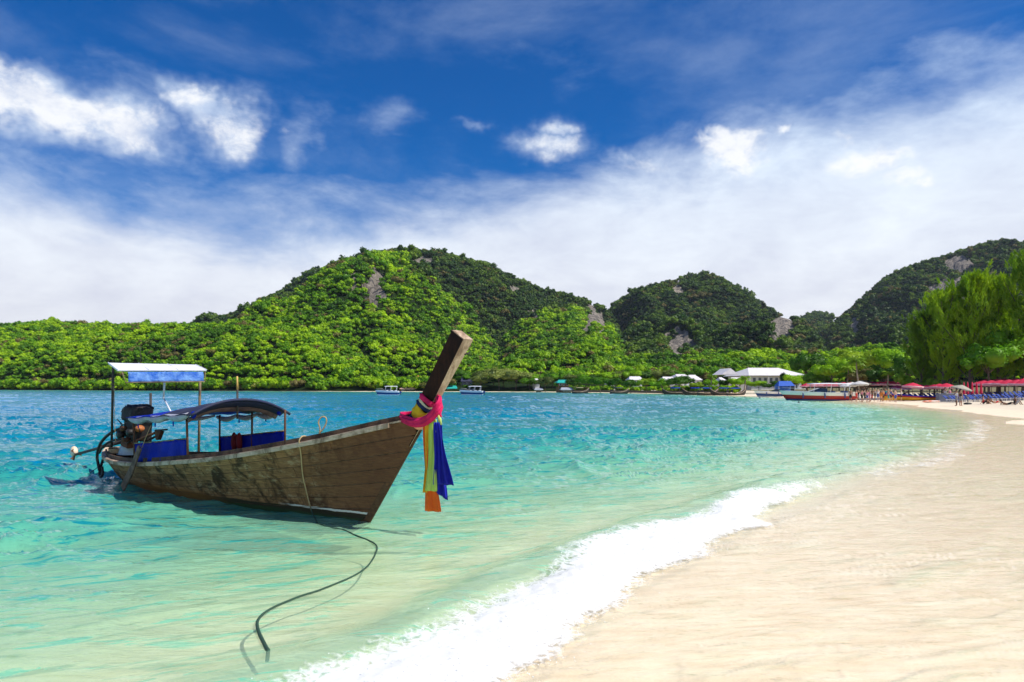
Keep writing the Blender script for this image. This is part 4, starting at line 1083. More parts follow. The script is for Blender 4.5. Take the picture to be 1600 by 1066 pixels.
def streamer(name, top, bot, wt, wb_, m_, label, folds=3, amp=.03, depth=0, hemj=.0, n=22, nw=17):
    """hanging strip: centre line top to bottom in photo columns, widths in metres"""
    P = []
    for i in range(n):
        f = i / (n - 1)
        c = top.lerp(bot, f) + Vector((0, 0, 0)); wd = wt + (wb_ - wt) * f ** .8; row = []
        for j in range(nw):
            g_ = j / (nw - 1) - .5
            ph = g_ * folds * 2 * math.pi + f * 1.4
            row.append(c + Vector((.94 * g_ * wd + .012 * math.sin(f * 6 + g_ * 4), -.33 * g_ * wd + amp * (.35 + .65 * f) * (math.sin(ph) + .45 * math.sin(ph * 2.7 + 1 + f * 2)) + depth, -hemj * f * abs(math.sin(ph * .5 + 1)) * .0 + (hemj * g_ * f))))
        P.append(row)
    o = MB().grid(P).build(name, m_, None, True, solid=.004); return tag(o, label, 'streamer')
YS = 10.02
streamer('streamer', at(664.5, 662, YS + .05), at(676, 800, YS + .06), .05, .25, M_orange, 'orange cloth streamer, the longest one hanging from the bow', 2, .02, .03)
streamer('streamer', at(668, 660, YS), at(664, 770, YS + .03), .05, .05, M_gold, 'narrow golden yellow streamer between the orange and lime cloths', 1, .015, 0)
streamer('streamer', at(677, 655, YS - .03), at(673.5, 767, YS - .02), .09, .175, M_lime, 'lime green cloth streamer hanging from the bow beside the blue cloth', 2, .02, -.03)
streamer('streamer', at(686, 660, YS - .03), at(690, 776, YS + .0), .06, .17, M_royal, 'royal blue streamer end, the lower and narrower of two blue cloths', 2, .03, .02, -.12)
streamer('streamer', at(683, 660, YS - .06), at(693.5, 757, YS - .05), .06, .31, M_royal, 'broad royal blue cloth hanging rightmost from the bow', 3, .035, -.05, .0)
o = MB().tube([at(684, 648, YS - .05), at(687, 655, YS - .06), at(689, 664, YS - .05)], [.02, .028, .02], 8).build('cloth_knot', M_lime, None, True); tag(o, 'small lime knot where the streamers meet below the pink sash', 'cloth')

# ---- mooring rope: over the rail, down the side and away across the shallows
def zsurf(x, y):
    s = sdist(np.array([x]), np.array([y])); return float(water_z(np.array([x]), np.array([y]), s, sand_z(np.array([x]), np.array([y]), s))[0])
def smooth(q, k=3):
    for _ in range(k): q = [q[0]] + [p for a, b in zip(q[:-1], q[1:]) for p in (a * .75 + b * .25, a * .25 + b * .75)] + [q[-1]]
    return q
def onhull(px, py):
    lo_, hi_ = -1.0, 9.0
    # search u, s on the near side for this pixel
    best = None
    for u in np.linspace(.2, 2.6, 60):
        for s in np.linspace(.2, 1.0, 50):
            p = W2(hull(u, s, 1, .03)); x = 800 + p.x / p.y * F_PX; y = HOR + (CAM_H - p.z) / p.y * F_PX
            d_ = (x - px) ** 2 + (y - py) ** 2
            if best is None or d_ < best[0]: best = (d_, p)
    return best[1]
r1 = [W2(hull(.95, 1, 1, -.25)) + Vector((0, 0, .02)), W2(hull(.93, 1, 1, -.05)) + Vector((0, 0, .14)), W2(hull(.92, 1, 1, .07)) + Vector((0, 0, .06))]
r1 += [onhull(px, py) for px, py in ((471, 705), (472, 725), (474, 745), (477, 765), (481, 782))]
wat = [(489, 806), (500, 824), (520, 828), (545, 832), (562, 839), (578, 845), (588, 851), (590, 858), (583, 874), (572, 888), (550, 902), (520, 914), (495, 924), (470, 931), (445, 941), (425, 950), (412, 958), (403, 968), (401, 976), (405, 990), (412, 1004), (419, 1018)]
r2_ = []
for i, (px, py) in enumerate(wat):
    x, y = gp(px, py); r2_.append(Vector((x, y, 0)))
full = smooth(r1 + r2_, 3)
for p in full:
    if p.z < .25 and (p.x - r2_[0].x) ** 2 + (p.y - r2_[0].y) ** 2 > .0 and p.y < r2_[0].y + .02:
        p.z = max(p.z, zsurf(p.x, p.y) + .004) if p.z < .06 else p.z
full = full + [Vector((full[-1].x + .02, full[-1].y - .08, full[-1].z - .06))]
rr = [.011 + .006 * sstep(i / len(full), .75, .95).item() for i in range(len(full))]
rope = MB().tube(full, rr, 7).build('mooring_rope', rope_wet(), None, True)
tag(rope, 'mooring rope running over the rail and curling green through the shallow water', 'rope')
# the bight and coil lying on the foredeck
c0 = W2(hull(.8, 1, 1, -.22)) + Vector((0, 0, .05))
lp = [c0 + Vector(v) for v in ((-.05, 0, 0), (0, 0, .06), (.02, 0, .16), (-.02, 0, .26), (.02, 0, .34), (.09, 0, .36), (.13, 0, .30), (.10, 0, .20), (.04, 0, .12), (-.02, 0, .05), (.08, 0, .0), (.2, .03, .0), (.04, .05, .02), (-.12, 0, .02), (-.05, .04, .05), (.12, .02, .05))]
o = MB().tube(smooth(lp, 3), .012, 7).build('rope_loop', M_rope, None, True); tag(o, 'pale rope loop standing up on the boat\'s fore rail', 'rope')
lp = [c0 + Vector(v) for v in ((.10, .02, -.02), (.25, .05, .04), (.38, .08, .12), (.50, .08, .18), (.58, .1, .14), (.60, .1, .05))]
o = MB().tube(smooth(lp, 3), .011, 7).build('rope_end', M_dark, None, True); tag(o, 'dark bent rope end lying beside the pale loop on the fore rail', 'rope')

# ------------------------------------------------------------------ trees that can be told apart along the shore
M_bark = mat('bark', (.16, .12, .085), (.07, .05, .035), scale=5, rough=.9, bump=.6, stretch=(1, 1, .3))
M_palmbark = mat('palm_bark', (.34, .28, .20), (.22, .17, .12), scale=8, rough=.9, bump=.5)
def grounded(x, y): return float(max(sand_z(np.array([x]), np.array([y]))[0], 0))
TREE_MESH = {}
def broad_mesh(v):
    if v not in TREE_MESH:
        V, Fq = crown_arrays(300 + v, nclump=22, nleaf=4200, leaf=.085, flat=.72)
        me = np_mesh('crown', V, Fq, False)
        r = random.Random(v); tb = MB(); lean = r.uniform(-.15, .15)
        tb.tube([(0, 0, -1.9), (lean * .4, 0, -1.2), (lean, .03, -.6), (lean * .5, 0, 0)], [.085, .065, .055, .03], 8)
        for k in range(5):
            a = k * 1.26 + r.random(); tb.tube([(lean, 0, -.75 + .06 * k), (lean + .25 * math.cos(a), .25 * math.sin(a), -.4), (.5 * math.cos(a), .5 * math.sin(a), -.05)], [.035, .025, .01], 6)
        mt = bpy.data.meshes.new('trunk'); mt.from_pydata(tb.v, [], tb.f)
        TREE_MESH[v] = (me, mt)
    return TREE_MESH[v]
def set_mat(o, m_):
    if not o.data.materials: o.data.materials.append(m_)
    o.material_slots[0].link = 'OBJECT'; o.material_slots[0].material = m_
NTREE = [0]
def broad_tree(px, top, wpx, Yd, label, group=None, m_=None, name='broadleaf_tree', sq=1.0):
    x = px_t(px) * Yd; z0 = grounded(x, Yd); ztop = CAM_H + px_e(top) * Yd; wd = wpx / F_PX * Yd / 2
    H = ztop - z0; r_v = max(H / (1.05 + 1.35), .5)
    v = NTREE[0] % 6; NTREE[0] += 1
    me, mt = broad_mesh(v)
    cv = min(wd * .95, H * .62) ; k = H / 2.55
    root = empty(name, (x, Yd, z0), random.uniform(0, 6.28), label, 'tree', group)
    c = link('crown', me, None, root, False, (0, 0, H - .80 * H * .42)); c.scale = (wd, wd, H * .46 * sq); c.rotation_euler = (0, 0, random.uniform(0, 6))
    c.location.z = H - H * .46 * sq * .80
    set_mat(c, m_ or M_leaf)
    t_ = link('trunk', mt, None, root, False, (0, 0, 0)); t_.scale = (H * .28, H * .28, (H - H * .35) / 1.9); t_.location.z = 1.9 * t_.scale[2] - .15
    set_mat(t_, M_bark)
    return root
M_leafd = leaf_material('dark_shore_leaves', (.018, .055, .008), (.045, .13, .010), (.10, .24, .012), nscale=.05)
M_leafy = leaf_material('yellow_shore_leaves', (.10, .20, .012), (.22, .36, .015), (.34, .48, .03), nscale=.05)
M_olive = leaf_material('olive_shore_leaves', (.09, .13, .03), (.17, .23, .05), (.28, .33, .08), nscale=.05)

def casuarina(seed, nb=64, per=520):
    """feathery crown, height 1, made of thin drooping sprays; and its limbs"""
    r = np.random.default_rng(seed); C_, Nn, Dd = [], [], []
    tb = MB(); tb.tube([(0, 0, 0), (.01, .0, .25), (-.01, .01, .55), (.0, 0, .95)], [.028, .022, .014, .004], 8)
    for b in range(nb):
        h = .10 + .85 * r.random() ** .85; a = r.uniform(0, 6.28)
        prof = math.sin(min(1, (1.02 - h) / .55) * math.pi / 2) * (.62 + .38 * min(1, h / .3))
        L = prof * r.uniform(.22, .50); up_ = r.uniform(.35, 1.25) + h * .6
        d = np.array([math.cos(a), math.sin(a), up_]); d /= np.linalg.norm(d)
        p0 = np.array([0, 0, h * .9]); p1 = p0 + d * L * .6 + np.array([0, 0, .0]); p2 = p0 + d * L + np.array([0, 0, .02])
        if b % 2 == 0: tb.tube([p0, p1, p2], [.007, .004, .0015], 5)
        nt = 13; per_t = per // nt
        for q in range(nt):
            f = (q + r.random()) / nt; f = .18 + .82 * f
            tc_ = p0 * (1 - f) + p2 * f + r.normal(0, 1, 3) * L * .085 * np.array([1, 1, .8])
            td = d * .7 + r.normal(0, .30, 3) + np.array([0, 0, .35]); td /= np.linalg.norm(td)
            g_ = r.random(per_t)[:, None]
            C_.append(tc_[None, :] + td[None, :] * g_ * .055 + r.normal(0, 1, (per_t, 3)) * (.011 * (1.2 - g_)))
            Dd.append(td[None, :] + r.normal(0, .28, (per_t, 3)))
    C_ = np.concatenate(C_); Dd = np.concatenate(Dd); Dd /= np.linalg.norm(Dd, axis=1)[:, None]
    n = len(C_); sd_ = np.cross(Dd, r.normal(0, 1, (n, 3))); sd_ /= np.linalg.norm(sd_, axis=1)[:, None]
    ln = r.uniform(.018, .040, (n, 1)); wd = r.uniform(.0022, .0045, (n, 1))
    V = np.stack([C_ - sd_ * wd * .4, C_ + sd_ * wd, C_ + Dd * ln + sd_ * wd * .3, C_ + Dd * ln * .6 - sd_ * wd], 1).reshape(-1, 3)
    return np_mesh('crown', V, np.arange(4 * n).reshape(n, 4), False), tb
CAS = []
for sd_ in (1, 2):
    me, tb = casuarina(sd_); mt = bpy.data.meshes.new('trunk'); mt.from_pydata(tb.v, [], tb.f); CAS.append((me, mt))
def casuarina_tree(px, top, wpx, Yd, v, label, lean=0.0, group='casuarina trees at the edge of the beach'):
    x = px_t(px) * Yd; z0 = grounded(x, Yd); H = CAM_H + px_e(top) * Yd - z0; wd = wpx / F_PX * Yd
    root = empty('casuarina_tree', (x, Yd, z0), v * 1.3, label, 'tree', group)
    root.rotation_euler = (0, R(lean), v * 1.3)
    for nm, me, m_ in (('crown', CAS[v % 2][0], M_pine), ('trunk', CAS[v % 2][1], M_bark)):
        o = link(nm, me, None, root); o.scale = (wd / .80, wd / .80, H); set_mat(o, m_)
    return root
casuarina_tree(1474, 452, 104, 100, 0, 'tall feathery casuarina with a pointed top, leftmost of the big ones on the beach')
casuarina_tree(1440, 486, 72, 104, 1, 'smaller olive casuarina leaning out left of the tallest beach trees', -4)
casuarina_tree(1517, 424, 110, 97, 1, 'broad casuarina rising behind the couple standing on the sand')
casuarina_tree(1604, 388, 120, 92, 0, 'tallest casuarina, cut off by the right edge of the photo', 3)
casuarina_tree(1560, 430, 100, 98, 0, 'dense dark casuarina between the two tallest beach trees')
casuarina_tree(1690, 400, 150, 96, 1, 'casuarina standing beyond the right edge of the view', 0)

# big crowns on the right, then the belt along the bay; every label names its neighbours
BIG = [(780, 573, 58, 240, M_olive, 'pale bushy tree on the far shore, left half of the tallest pale clump'), (806, 577, 52, 238, M_olive, 'pale bushy tree on the far shore, right half of the tallest pale clump'),
       (752, 586, 40, 242, M_olive, 'lower pale tree beside the dark house on the far shore'), (828, 590, 30, 236, M_leaf, 'green tree at the right end of the pale clump on the far shore'), (852, 588, 34, 222, M_olive, 'pale yellow-green tree next to the teal roofed hut'),
       (1300, 560, 60, 135, M_leaf, 'rounded bright green tree right of the big white roofed hall'),
       (1338, 543, 84, 138, M_leafy, 'wide flat-topped yellow-green tree behind the tall palm'),
       (1385, 541, 70, 132, M_leaf, 'bright green spreading tree right of the tall palm'),
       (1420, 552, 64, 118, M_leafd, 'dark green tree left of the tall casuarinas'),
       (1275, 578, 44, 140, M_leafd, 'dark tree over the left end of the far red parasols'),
       (1413, 582, 30, 101, M_leafy, 'small round lime green tree above the red parasols'),
       (1452, 592, 30, 98, M_leafy, 'low lime green bush behind the middle red parasols'),
       (1545, 532, 90, 92, M_leaf, 'bright green broadleaf tree between the casuarina trunks'),
       (1598, 500, 110, 95, M_leaf, 'large green broadleaf tree at the right edge under the tallest casuarina'),
       (1500, 545, 90, 104, M_leafd, 'dark broadleaf tree behind the casuarina trunks'),
       (1460, 552, 80, 108, M_leafd, 'dark broadleaf tree left behind the casuarina trunks'),
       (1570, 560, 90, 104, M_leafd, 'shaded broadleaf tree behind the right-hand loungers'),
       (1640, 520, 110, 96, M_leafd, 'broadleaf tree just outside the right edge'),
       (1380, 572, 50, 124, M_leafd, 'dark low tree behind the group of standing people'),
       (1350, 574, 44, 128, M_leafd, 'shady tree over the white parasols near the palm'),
       (1240, 583, 36, 150, M_leaf, 'flat green tree in front of the right half of the white hall'),
       (1262, 588, 40, 148, M_leaf, 'spreading green tree just right of the white hall'),
       (1224, 581, 16, 175, M_leafd, 'slim dark tree standing in front of the white hall roof'),
       (1212, 596, 44, 158, M_leafd, 'dark bushy tree below the white hall'),
       (1185, 594, 34, 162, M_leaf, 'green tree below the left end of the white hall'),
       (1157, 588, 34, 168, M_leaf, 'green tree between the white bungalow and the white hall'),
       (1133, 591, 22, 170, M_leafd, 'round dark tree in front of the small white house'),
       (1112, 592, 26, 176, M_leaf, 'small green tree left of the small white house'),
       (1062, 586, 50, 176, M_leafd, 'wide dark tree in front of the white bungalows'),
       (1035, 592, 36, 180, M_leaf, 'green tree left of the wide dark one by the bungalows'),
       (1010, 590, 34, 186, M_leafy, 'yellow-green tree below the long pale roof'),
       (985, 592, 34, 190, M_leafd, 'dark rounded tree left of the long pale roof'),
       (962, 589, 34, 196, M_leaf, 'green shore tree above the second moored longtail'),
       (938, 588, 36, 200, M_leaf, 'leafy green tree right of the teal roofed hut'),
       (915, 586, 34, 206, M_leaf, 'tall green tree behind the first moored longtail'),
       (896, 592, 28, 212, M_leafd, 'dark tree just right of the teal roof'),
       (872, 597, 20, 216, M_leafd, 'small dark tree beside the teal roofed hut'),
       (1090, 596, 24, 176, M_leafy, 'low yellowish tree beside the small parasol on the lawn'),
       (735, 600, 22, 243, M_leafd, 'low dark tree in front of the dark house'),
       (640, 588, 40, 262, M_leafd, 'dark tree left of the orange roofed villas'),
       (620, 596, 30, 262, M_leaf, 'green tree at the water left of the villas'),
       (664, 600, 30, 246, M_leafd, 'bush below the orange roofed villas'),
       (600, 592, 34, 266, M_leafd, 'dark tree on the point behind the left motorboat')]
for px, top, wpx, Yd, m_, lab in BIG: broad_tree(px, top, wpx, Yd, lab, 'broadleaf trees along the bay', m_)
# a second row farther back fills the flat land behind them
rr_ = random.Random(4); k = 0
BACK_WORDS = ['bushy', 'rounded', 'flat-topped', 'ragged', 'dense', 'spreading', 'tall', 'low']
LAND = [(720, 'the dark house on the far shore'), (800, 'the pale casuarinas on the far shore'), (880, 'the teal roofed hut'), (960, 'the second moored longtail'), (1020, 'the long pale roof'), (1075, 'the white bungalows'), (1130, 'the small white house'), (1210, 'the white hall'), (1290, 'the far red parasols'), (1340, 'the tall palm'), (1420, 'the lime green tree'), (1500, 'the casuarinas'), (1580, 'the right-hand loungers')]
back = []
px = 700
while px < 1640:
    Yd = max(262 - (px - 700) * .12, 232) if px < 1250 else 175 - (px - 1250) * .15
    top = 579 + rr_.uniform(-6, 6) if px < 1250 else 560 + rr_.uniform(-12, 10) - (px - 1250) * .03
    back.append((px, top, rr_.uniform(34, 50) if px < 1250 else rr_.uniform(50, 74), Yd)); px += rr_.uniform(15, 21) if px < 1250 else rr_.uniform(22, 30)
near_of = {}
for i, (px, top, wpx, Yd) in enumerate(back):
    lm = min(LAND, key=lambda q: abs(q[0] - px))[1]
    near_of.setdefault(lm, []).append(i)
NUMX = ['%dth from the left' % q for q in range(13, 30)]
ORD = ['leftmost', 'second from the left', 'third from the left', 'fourth from the left', 'fifth from the left', 'sixth from the left', 'seventh from the left', 'eighth from the left', 'ninth from the left', 'tenth from the left', 'eleventh from the left', 'twelfth from the left']
for lm, ids in near_of.items():
    for q, i in enumerate(ids):
        px, top, wpx, Yd = back[i]
        broad_tree(px, top, wpx, Yd, 'tree %s in the row behind %s' % ((ORD + NUMX)[q], lm), 'trees in the row behind the shore', [M_leaf, M_leafd, M_leaf, M_olive][i % 4])

# ---- palms
def frond_arrays(seed):
    r = np.random.default_rng(seed); vs, fs = [], []; off = 0
    for k in range(20):
        a = k * 2.4 + r.uniform(-.2, .2); up_ = r.uniform(-.1, 1.1); L = r.uniform(.85, 1.1)
        d = np.array([math.cos(a), math.sin(a), 0])
        pts = [d * L * f * (1 - .12 * f) + np.array([0, 0, up_ * L * f * .8 - (.55 + .25 * up_) * L * f * f * 1.05]) for f in np.linspace(0, 1, 9)]
        sdv = np.array([-d[1], d[0], 0])
        for i in range(1, 8):
            for j in range(4):
                f = j / 4; p = pts[i] * (1 - f) + pts[i + 1] * f; ax = pts[i + 1] - pts[i]; ax /= np.linalg.norm(ax)
                ln = L * .30 * math.sin(min(1, (i + f) / 8 * 1.05 + .12) * math.pi) + .04
                for s_g in (1, -1):
                    tip = p + sdv * s_g * ln * .8 + ax * ln * .5 + np.array([0, 0, -ln * .35])
                    w2 = ax * .016
                    vs.append(np.array([p - w2, p + w2, tip + w2 * .3, tip - w2 * .3])); fs.append(np.arange(4) + off); off += 4
    return np.concatenate(vs), np.array(fs)
PV, PF = frond_arrays(5)
def palm(px, top, Yd, wpx, label, lean=.12):
    x = px_t(px) * Yd; z0 = grounded(x, Yd); H = CAM_H + px_e(top) * Yd - z0; Rr = wpx / F_PX * Yd / 2
    root = empty('palm_tree', (x, Yd, z0), 0, label, 'palm', 'palms along the beach')
    hc = H - Rr * .35
    MB().tube([(-lean * H * (1 - f) ** 1.6, 0, hc * f - .1) for f in np.linspace(0, 1, 9)], [.17 - .07 * f for f in np.linspace(0, 1, 9)], 8).build('trunk', M_palmbark, root, True)
    me = np_mesh('fronds', PV * Rr, PF, False); link('fronds', me, M_palm, root, False, (0, 0, hc))
    cc = MB()
    for k in range(5): cc.ball((.22 * math.cos(k * 1.3), .22 * math.sin(k * 1.3), -.2), .13, 5, 6)
    cc.build('coconuts', mat('coconut', (.16, .20, .04), (.22, .14, .05)), root, True, (0, 0, hc))
palm(1338, 556, 122, 40, 'tall leaning coconut palm above the white parasols', -.10)
palm(1326, 570, 130, 30, 'shorter coconut palm left of the tall leaning one')
palm(1112, 584, 172, 22, 'small palm left of the small white house')
palm(1165, 586, 160, 22, 'small palm in front of the low white roofs')
palm(1388, 578, 120, 26, 'young palm behind the group of standing people', .08)

# ------------------------------------------------------------------ buildings
M_wroof = mat('white_roof', (.78, .74, .73), (.66, .62, .62), scale=1.2, rough=.7)
M_wwall = mat('white_wall', (.74, .72, .68), (.62, .60, .56), scale=1.5, rough=.8)
M_oroof = mat('orange_tiles', (.62, .30, .07), (.45, .20, .05), scale=3, rough=.8)
M_troof = mat('teal_roof', (.02, .46, .38), (.02, .34, .30), scale=2, rough=.6)
M_groof = mat('grey_roof', (.42, .44, .50), (.30, .31, .35), scale=2, rough=.7)
M_glass = mat('window_glass', (.03, .04, .05), (.05, .06, .07), rough=.1, spec=.8)
M_dwall = mat('dark_wall', (.05, .05, .08), (.09, .08, .09), rough=.7)
M_droof = mat('dark_roof', (.03, .035, .07), (.05, .05, .08), rough=.6)
M_brown = mat('brown_timber', (.22, .12, .06), (.13, .07, .04), rough=.8)
def house(name, px, Yd, wpx, base_py, eave_py, ridge_py, depth, rz, mw, mr, label, cat='house', windows=4, gable=False, storeys=1, hip=.28, over=.6, porch=True):
    x = px_t(px) * Yd; zb = CAM_H + px_e(base_py) * Yd; ze = CAM_H + px_e(eave_py) * Yd; zr = CAM_H + px_e(ridge_py) * Yd
    L = wpx / F_PX * Yd; h = ze - zb; root = empty(name, (x, Yd + depth / 2, zb), rz, label, cat)
    MB().box((0, 0, h / 2 - 1.0), (L - 2 * over, depth - 2 * over, h + 2.0)).build('wall', mw, root)
    a, b = L / 2, depth / 2; hp = L * hip; rh = zr - ze
    v = [(-a, -b, h), (a, -b, h), (a, b, h), (-a, b, h), (-a + hp, 0, h + rh), (a - hp, 0, h + rh)]
    rb = MB(); rb.v = v + [(p[0], p[1], p[2] - .14) for p in v[:4]]
    rb.f = [(0, 1, 5, 4), (1, 2, 5), (2, 3, 4, 5), (3, 0, 4), (9, 8, 7, 6), (0, 6, 7, 1), (1, 7, 8, 2), (2, 8, 9, 3), (3, 9, 6, 0)]
    rf = rb.build('roof', mr, root)
    MB().tube([(-a + hp, 0, h + rh), (a - hp, 0, h + rh)], .12, 6).build('ridge_cap', mr, rf)
    for s in range(storeys):
        zc = h * (s + .55) / storeys
        for k in range(windows):
            xx = (-L / 2 + over) + (L - 2 * over) * (k + .5) / windows; ww = (L - 2 * over) / windows * .5; wh = h / storeys * .45
            fr = MB().box((xx, -(depth / 2 - over) - .04, zc), (ww + .16, .08, wh + .16)).build('window', M_white, root)
            MB().box((xx, -(depth / 2 - over) - .09, zc), (ww, .04, wh)).build('pane', M_glass, fr)
    if porch:
        for k in range(4):
            xx = -L / 2 + .4 + (L - .8) * k / 3
            MB().box((xx, -depth / 2 + .2, h / 2), (.16, .16, h)).build('veranda_post', mw, root)
    return root
house('villa', 651, 272, 17, 600, 594.5, 587, 9, .15, M_wwall, M_oroof, 'left orange roofed villa among the trees on the far shore', 'villa', 3, hip=.45)
house('villa', 668, 258, 17, 609, 597.5, 589.5, 8, -.1, M_wwall, M_oroof, 'right orange roofed villa with two storeys nearest the bow post', 'villa', 3, storeys=2, hip=.45)
house('dark_house', 728, 252, 20, 603, 596, 588, 9, .1, M_dwall, M_droof, 'dark blue house with a veranda right of the bow post', 'house', 4, storeys=1, hip=.12)
house('beach_pavilion', 703, 244, 22, 611, 607, 603, 5, 0, M_wwall, M_troof, 'low teal roofed pavilion right beside the bow post', 'pavilion', 4, hip=.1)
house('beach_bar', 637, 246, 26, 611.5, 607.5, 605, 5, 0, M_brown, mat('thatch_tan', (.42, .26, .18), (.5, .36, .28)), 'long tan roofed beach bar left of the bow post', 'beach bar', 5, hip=.08)
house('teal_hut', 880, 214, 22, 604, 598, 594, 6, .1, M_brown, M_troof, 'hut with a teal roof between the shore trees', 'hut', 3, hip=.2)
house('grey_hut', 886, 205, 20, 612, 609, 606, 5, 0, M_brown, M_groof, 'low grey roofed shed at the water below the teal roof', 'shed', 3, hip=.1)
house('grey_hut', 842, 218, 14, 612, 609, 607, 4, 0, M_brown, M_groof, 'tiny grey roofed shed at the left of the shore huts', 'shed', 2, hip=.1)
house('small_white_house', 838, 236, 12, 600, 595.5, 592, 5, .2, M_wwall, M_wroof, 'tiny white house half hidden left of the teal roof', 'house', 2)
house('bungalow', 955, 215, 16, 602, 597, 593, 6, .2, M_wwall, M_groof, 'pale roofed bungalow between trees above the moored longtails', 'bungalow', 3)
house('bungalow', 995, 205, 24, 600, 593.5, 588.5, 7, 0, M_wwall, M_wroof, 'long low pale roof, leftmost of the white bungalows', 'bungalow', 4, hip=.15)
house('bungalow', 1047, 200, 22, 600, 594, 589, 7, 0, M_wwall, M_wroof, 'pale roofed bungalow partly behind the wide dark tree', 'bungalow', 3, hip=.15)
house('bungalow', 1068, 202, 26, 600, 590.5, 585, 8, .15, M_wwall, M_wroof, 'white bungalow with the higher roof behind the wide dark tree', 'bungalow', 4, hip=.2)
house('bungalow', 1087, 194, 26, 606, 593.5, 586, 8, -.1, M_wwall, M_wroof, 'white bungalow with an open dark doorway, rightmost of its row', 'bungalow', 3, hip=.3)
house('white_house', 1131, 186, 12, 609, 596, 590, 6, .1, M_wwall, M_wroof, 'narrow white house left of the round dark tree', 'house', 2, storeys=2)
house('bungalow', 1158, 188, 24, 602, 597, 590, 7, 0, M_wwall, M_wroof, 'low white roof between the small house and the big hall', 'bungalow', 3, hip=.1)
hall = house('white_hall', 1213, 196, 94, 604, 586.5, 574, 20, .06, M_wwall, M_wroof, 'big hall with a long white hipped roof above the beach', 'hall', 9, hip=.22, over=1.2)
MB().hexa([(-16.5, -9.8, 3.4), (-11.5, -9.8, 3.4), (-11.5, -2, 3.4), (-16.5, -2, 3.4), (-14.1, -9.8, 5.2), (-13.9, -9.8, 5.2), (-13.9, -2, 5.2), (-14.1, -2, 5.2)]).build('dormer', M_wroof, hall)
house('beach_hut', 1355, 122, 16, 608, 600, 595.5, 4, 0, M_brown, mat('thatch', (.44, .38, .28), (.32, .27, .19)), 'thatched beach hut right of the tall palm', 'hut', 2, hip=.35)
house('kiosk', 1240, 150, 16, 607, 600.5, 597.5, 4, 0, M_dwall, mat('thatch', (.44, .38, .28)), 'small dark kiosk with a straw roof behind the blue tent', 'kiosk', 2, hip=.3)
# low planted wall and lawn edge along the middle of the bay
hw = []
for (ax, ay), (bx, by) in zip(SHORE[14:19], SHORE[15:20]):
    pass
P = [(47.5, 158), (38.0, 194.0), (14.5, 223), ]
P2 = [Vector((x + 1.8, y + 1.0, 0)) for x, y in P]
q = smooth(P2, 2); wl = MB()
wl.grid([[p + Vector((a, b_, z)) for a, b_, z in ((0, 0, -.3), (0, 0, .75), (.4, .4, .75), (.4, .4, -.3))] for p in q], closed_v=True)
o = wl.build('shore_wall', mat('dark_stone', (.07, .08, .06), (.12, .11, .08), rough=.9, bump=.5), None); tag(o, 'low dark stone wall along the middle of the bay behind the moored boats', 'wall')
hv = []; hs_ = []
for k in range(420):
    f = rng.random(); i = int(f * (len(q) - 1)); p = q[i].lerp(q[i + 1], f * (len(q) - 1) - i)
    hv.append((p.x + rng.uniform(.6, 4.5), p.y + rng.uniform(.5, 4), rng.uniform(.7, 1.5))); hs_.append(rng.uniform(.6, 1.4))
scatter('hedge', np.array(hv), np.array(hs_), PC_near, 'bright low hedge growing behind the shore wall')

# ------------------------------------------------------------------ boats far off
M_gel = mat('white_gelcoat', (.80, .81, .82), (.74, .75, .77), rough=.25, spec=.5)
M_redp = mat('dark_red_paint', (.38, .012, .015), (.30, .01, .012), rough=.3)
M_bluep = mat('blue_paint', (.01, .05, .22), (.01, .04, .16), rough=.4)
M_wind = mat('tinted_screen', (.02, .03, .045), (.04, .05, .06), rough=.1, spec=.8)
def loft(L, B, zk, zg, n=15, rake=.12, bowup=.25, z0f=0.0, z1f=1.0, off=0.0):
    """hull band between two height fractions, bow at +x"""
    P = []
    for i in range(n):
        f = i / (n - 1); b = B / 2 * (1 - max(0, (f - .45) / .55) ** 2.2) * (.85 + .15 * min(1, f / .3))
        zg_ = zg + bowup * f ** 2; row = []
        for side, order in ((1, (z1f, .5 * (z0f + z1f), z0f)), (-1, (z0f, .5 * (z0f + z1f), z1f))):
            for s in order:
                row.append((-L / 2 + L * f + rake * L * (s - .6) * f ** 3, side * (b * (.35 + .65 * s ** .6) + off + .01), zk + (zg_ - zk) * s))
        P.append(row)
    mb = MB().grid(P); e = len(P[0]); mb.f.append(tuple(range(e))); mb.f.append(tuple((n - 1) * e + k for k in reversed(range(e))))
    return mb
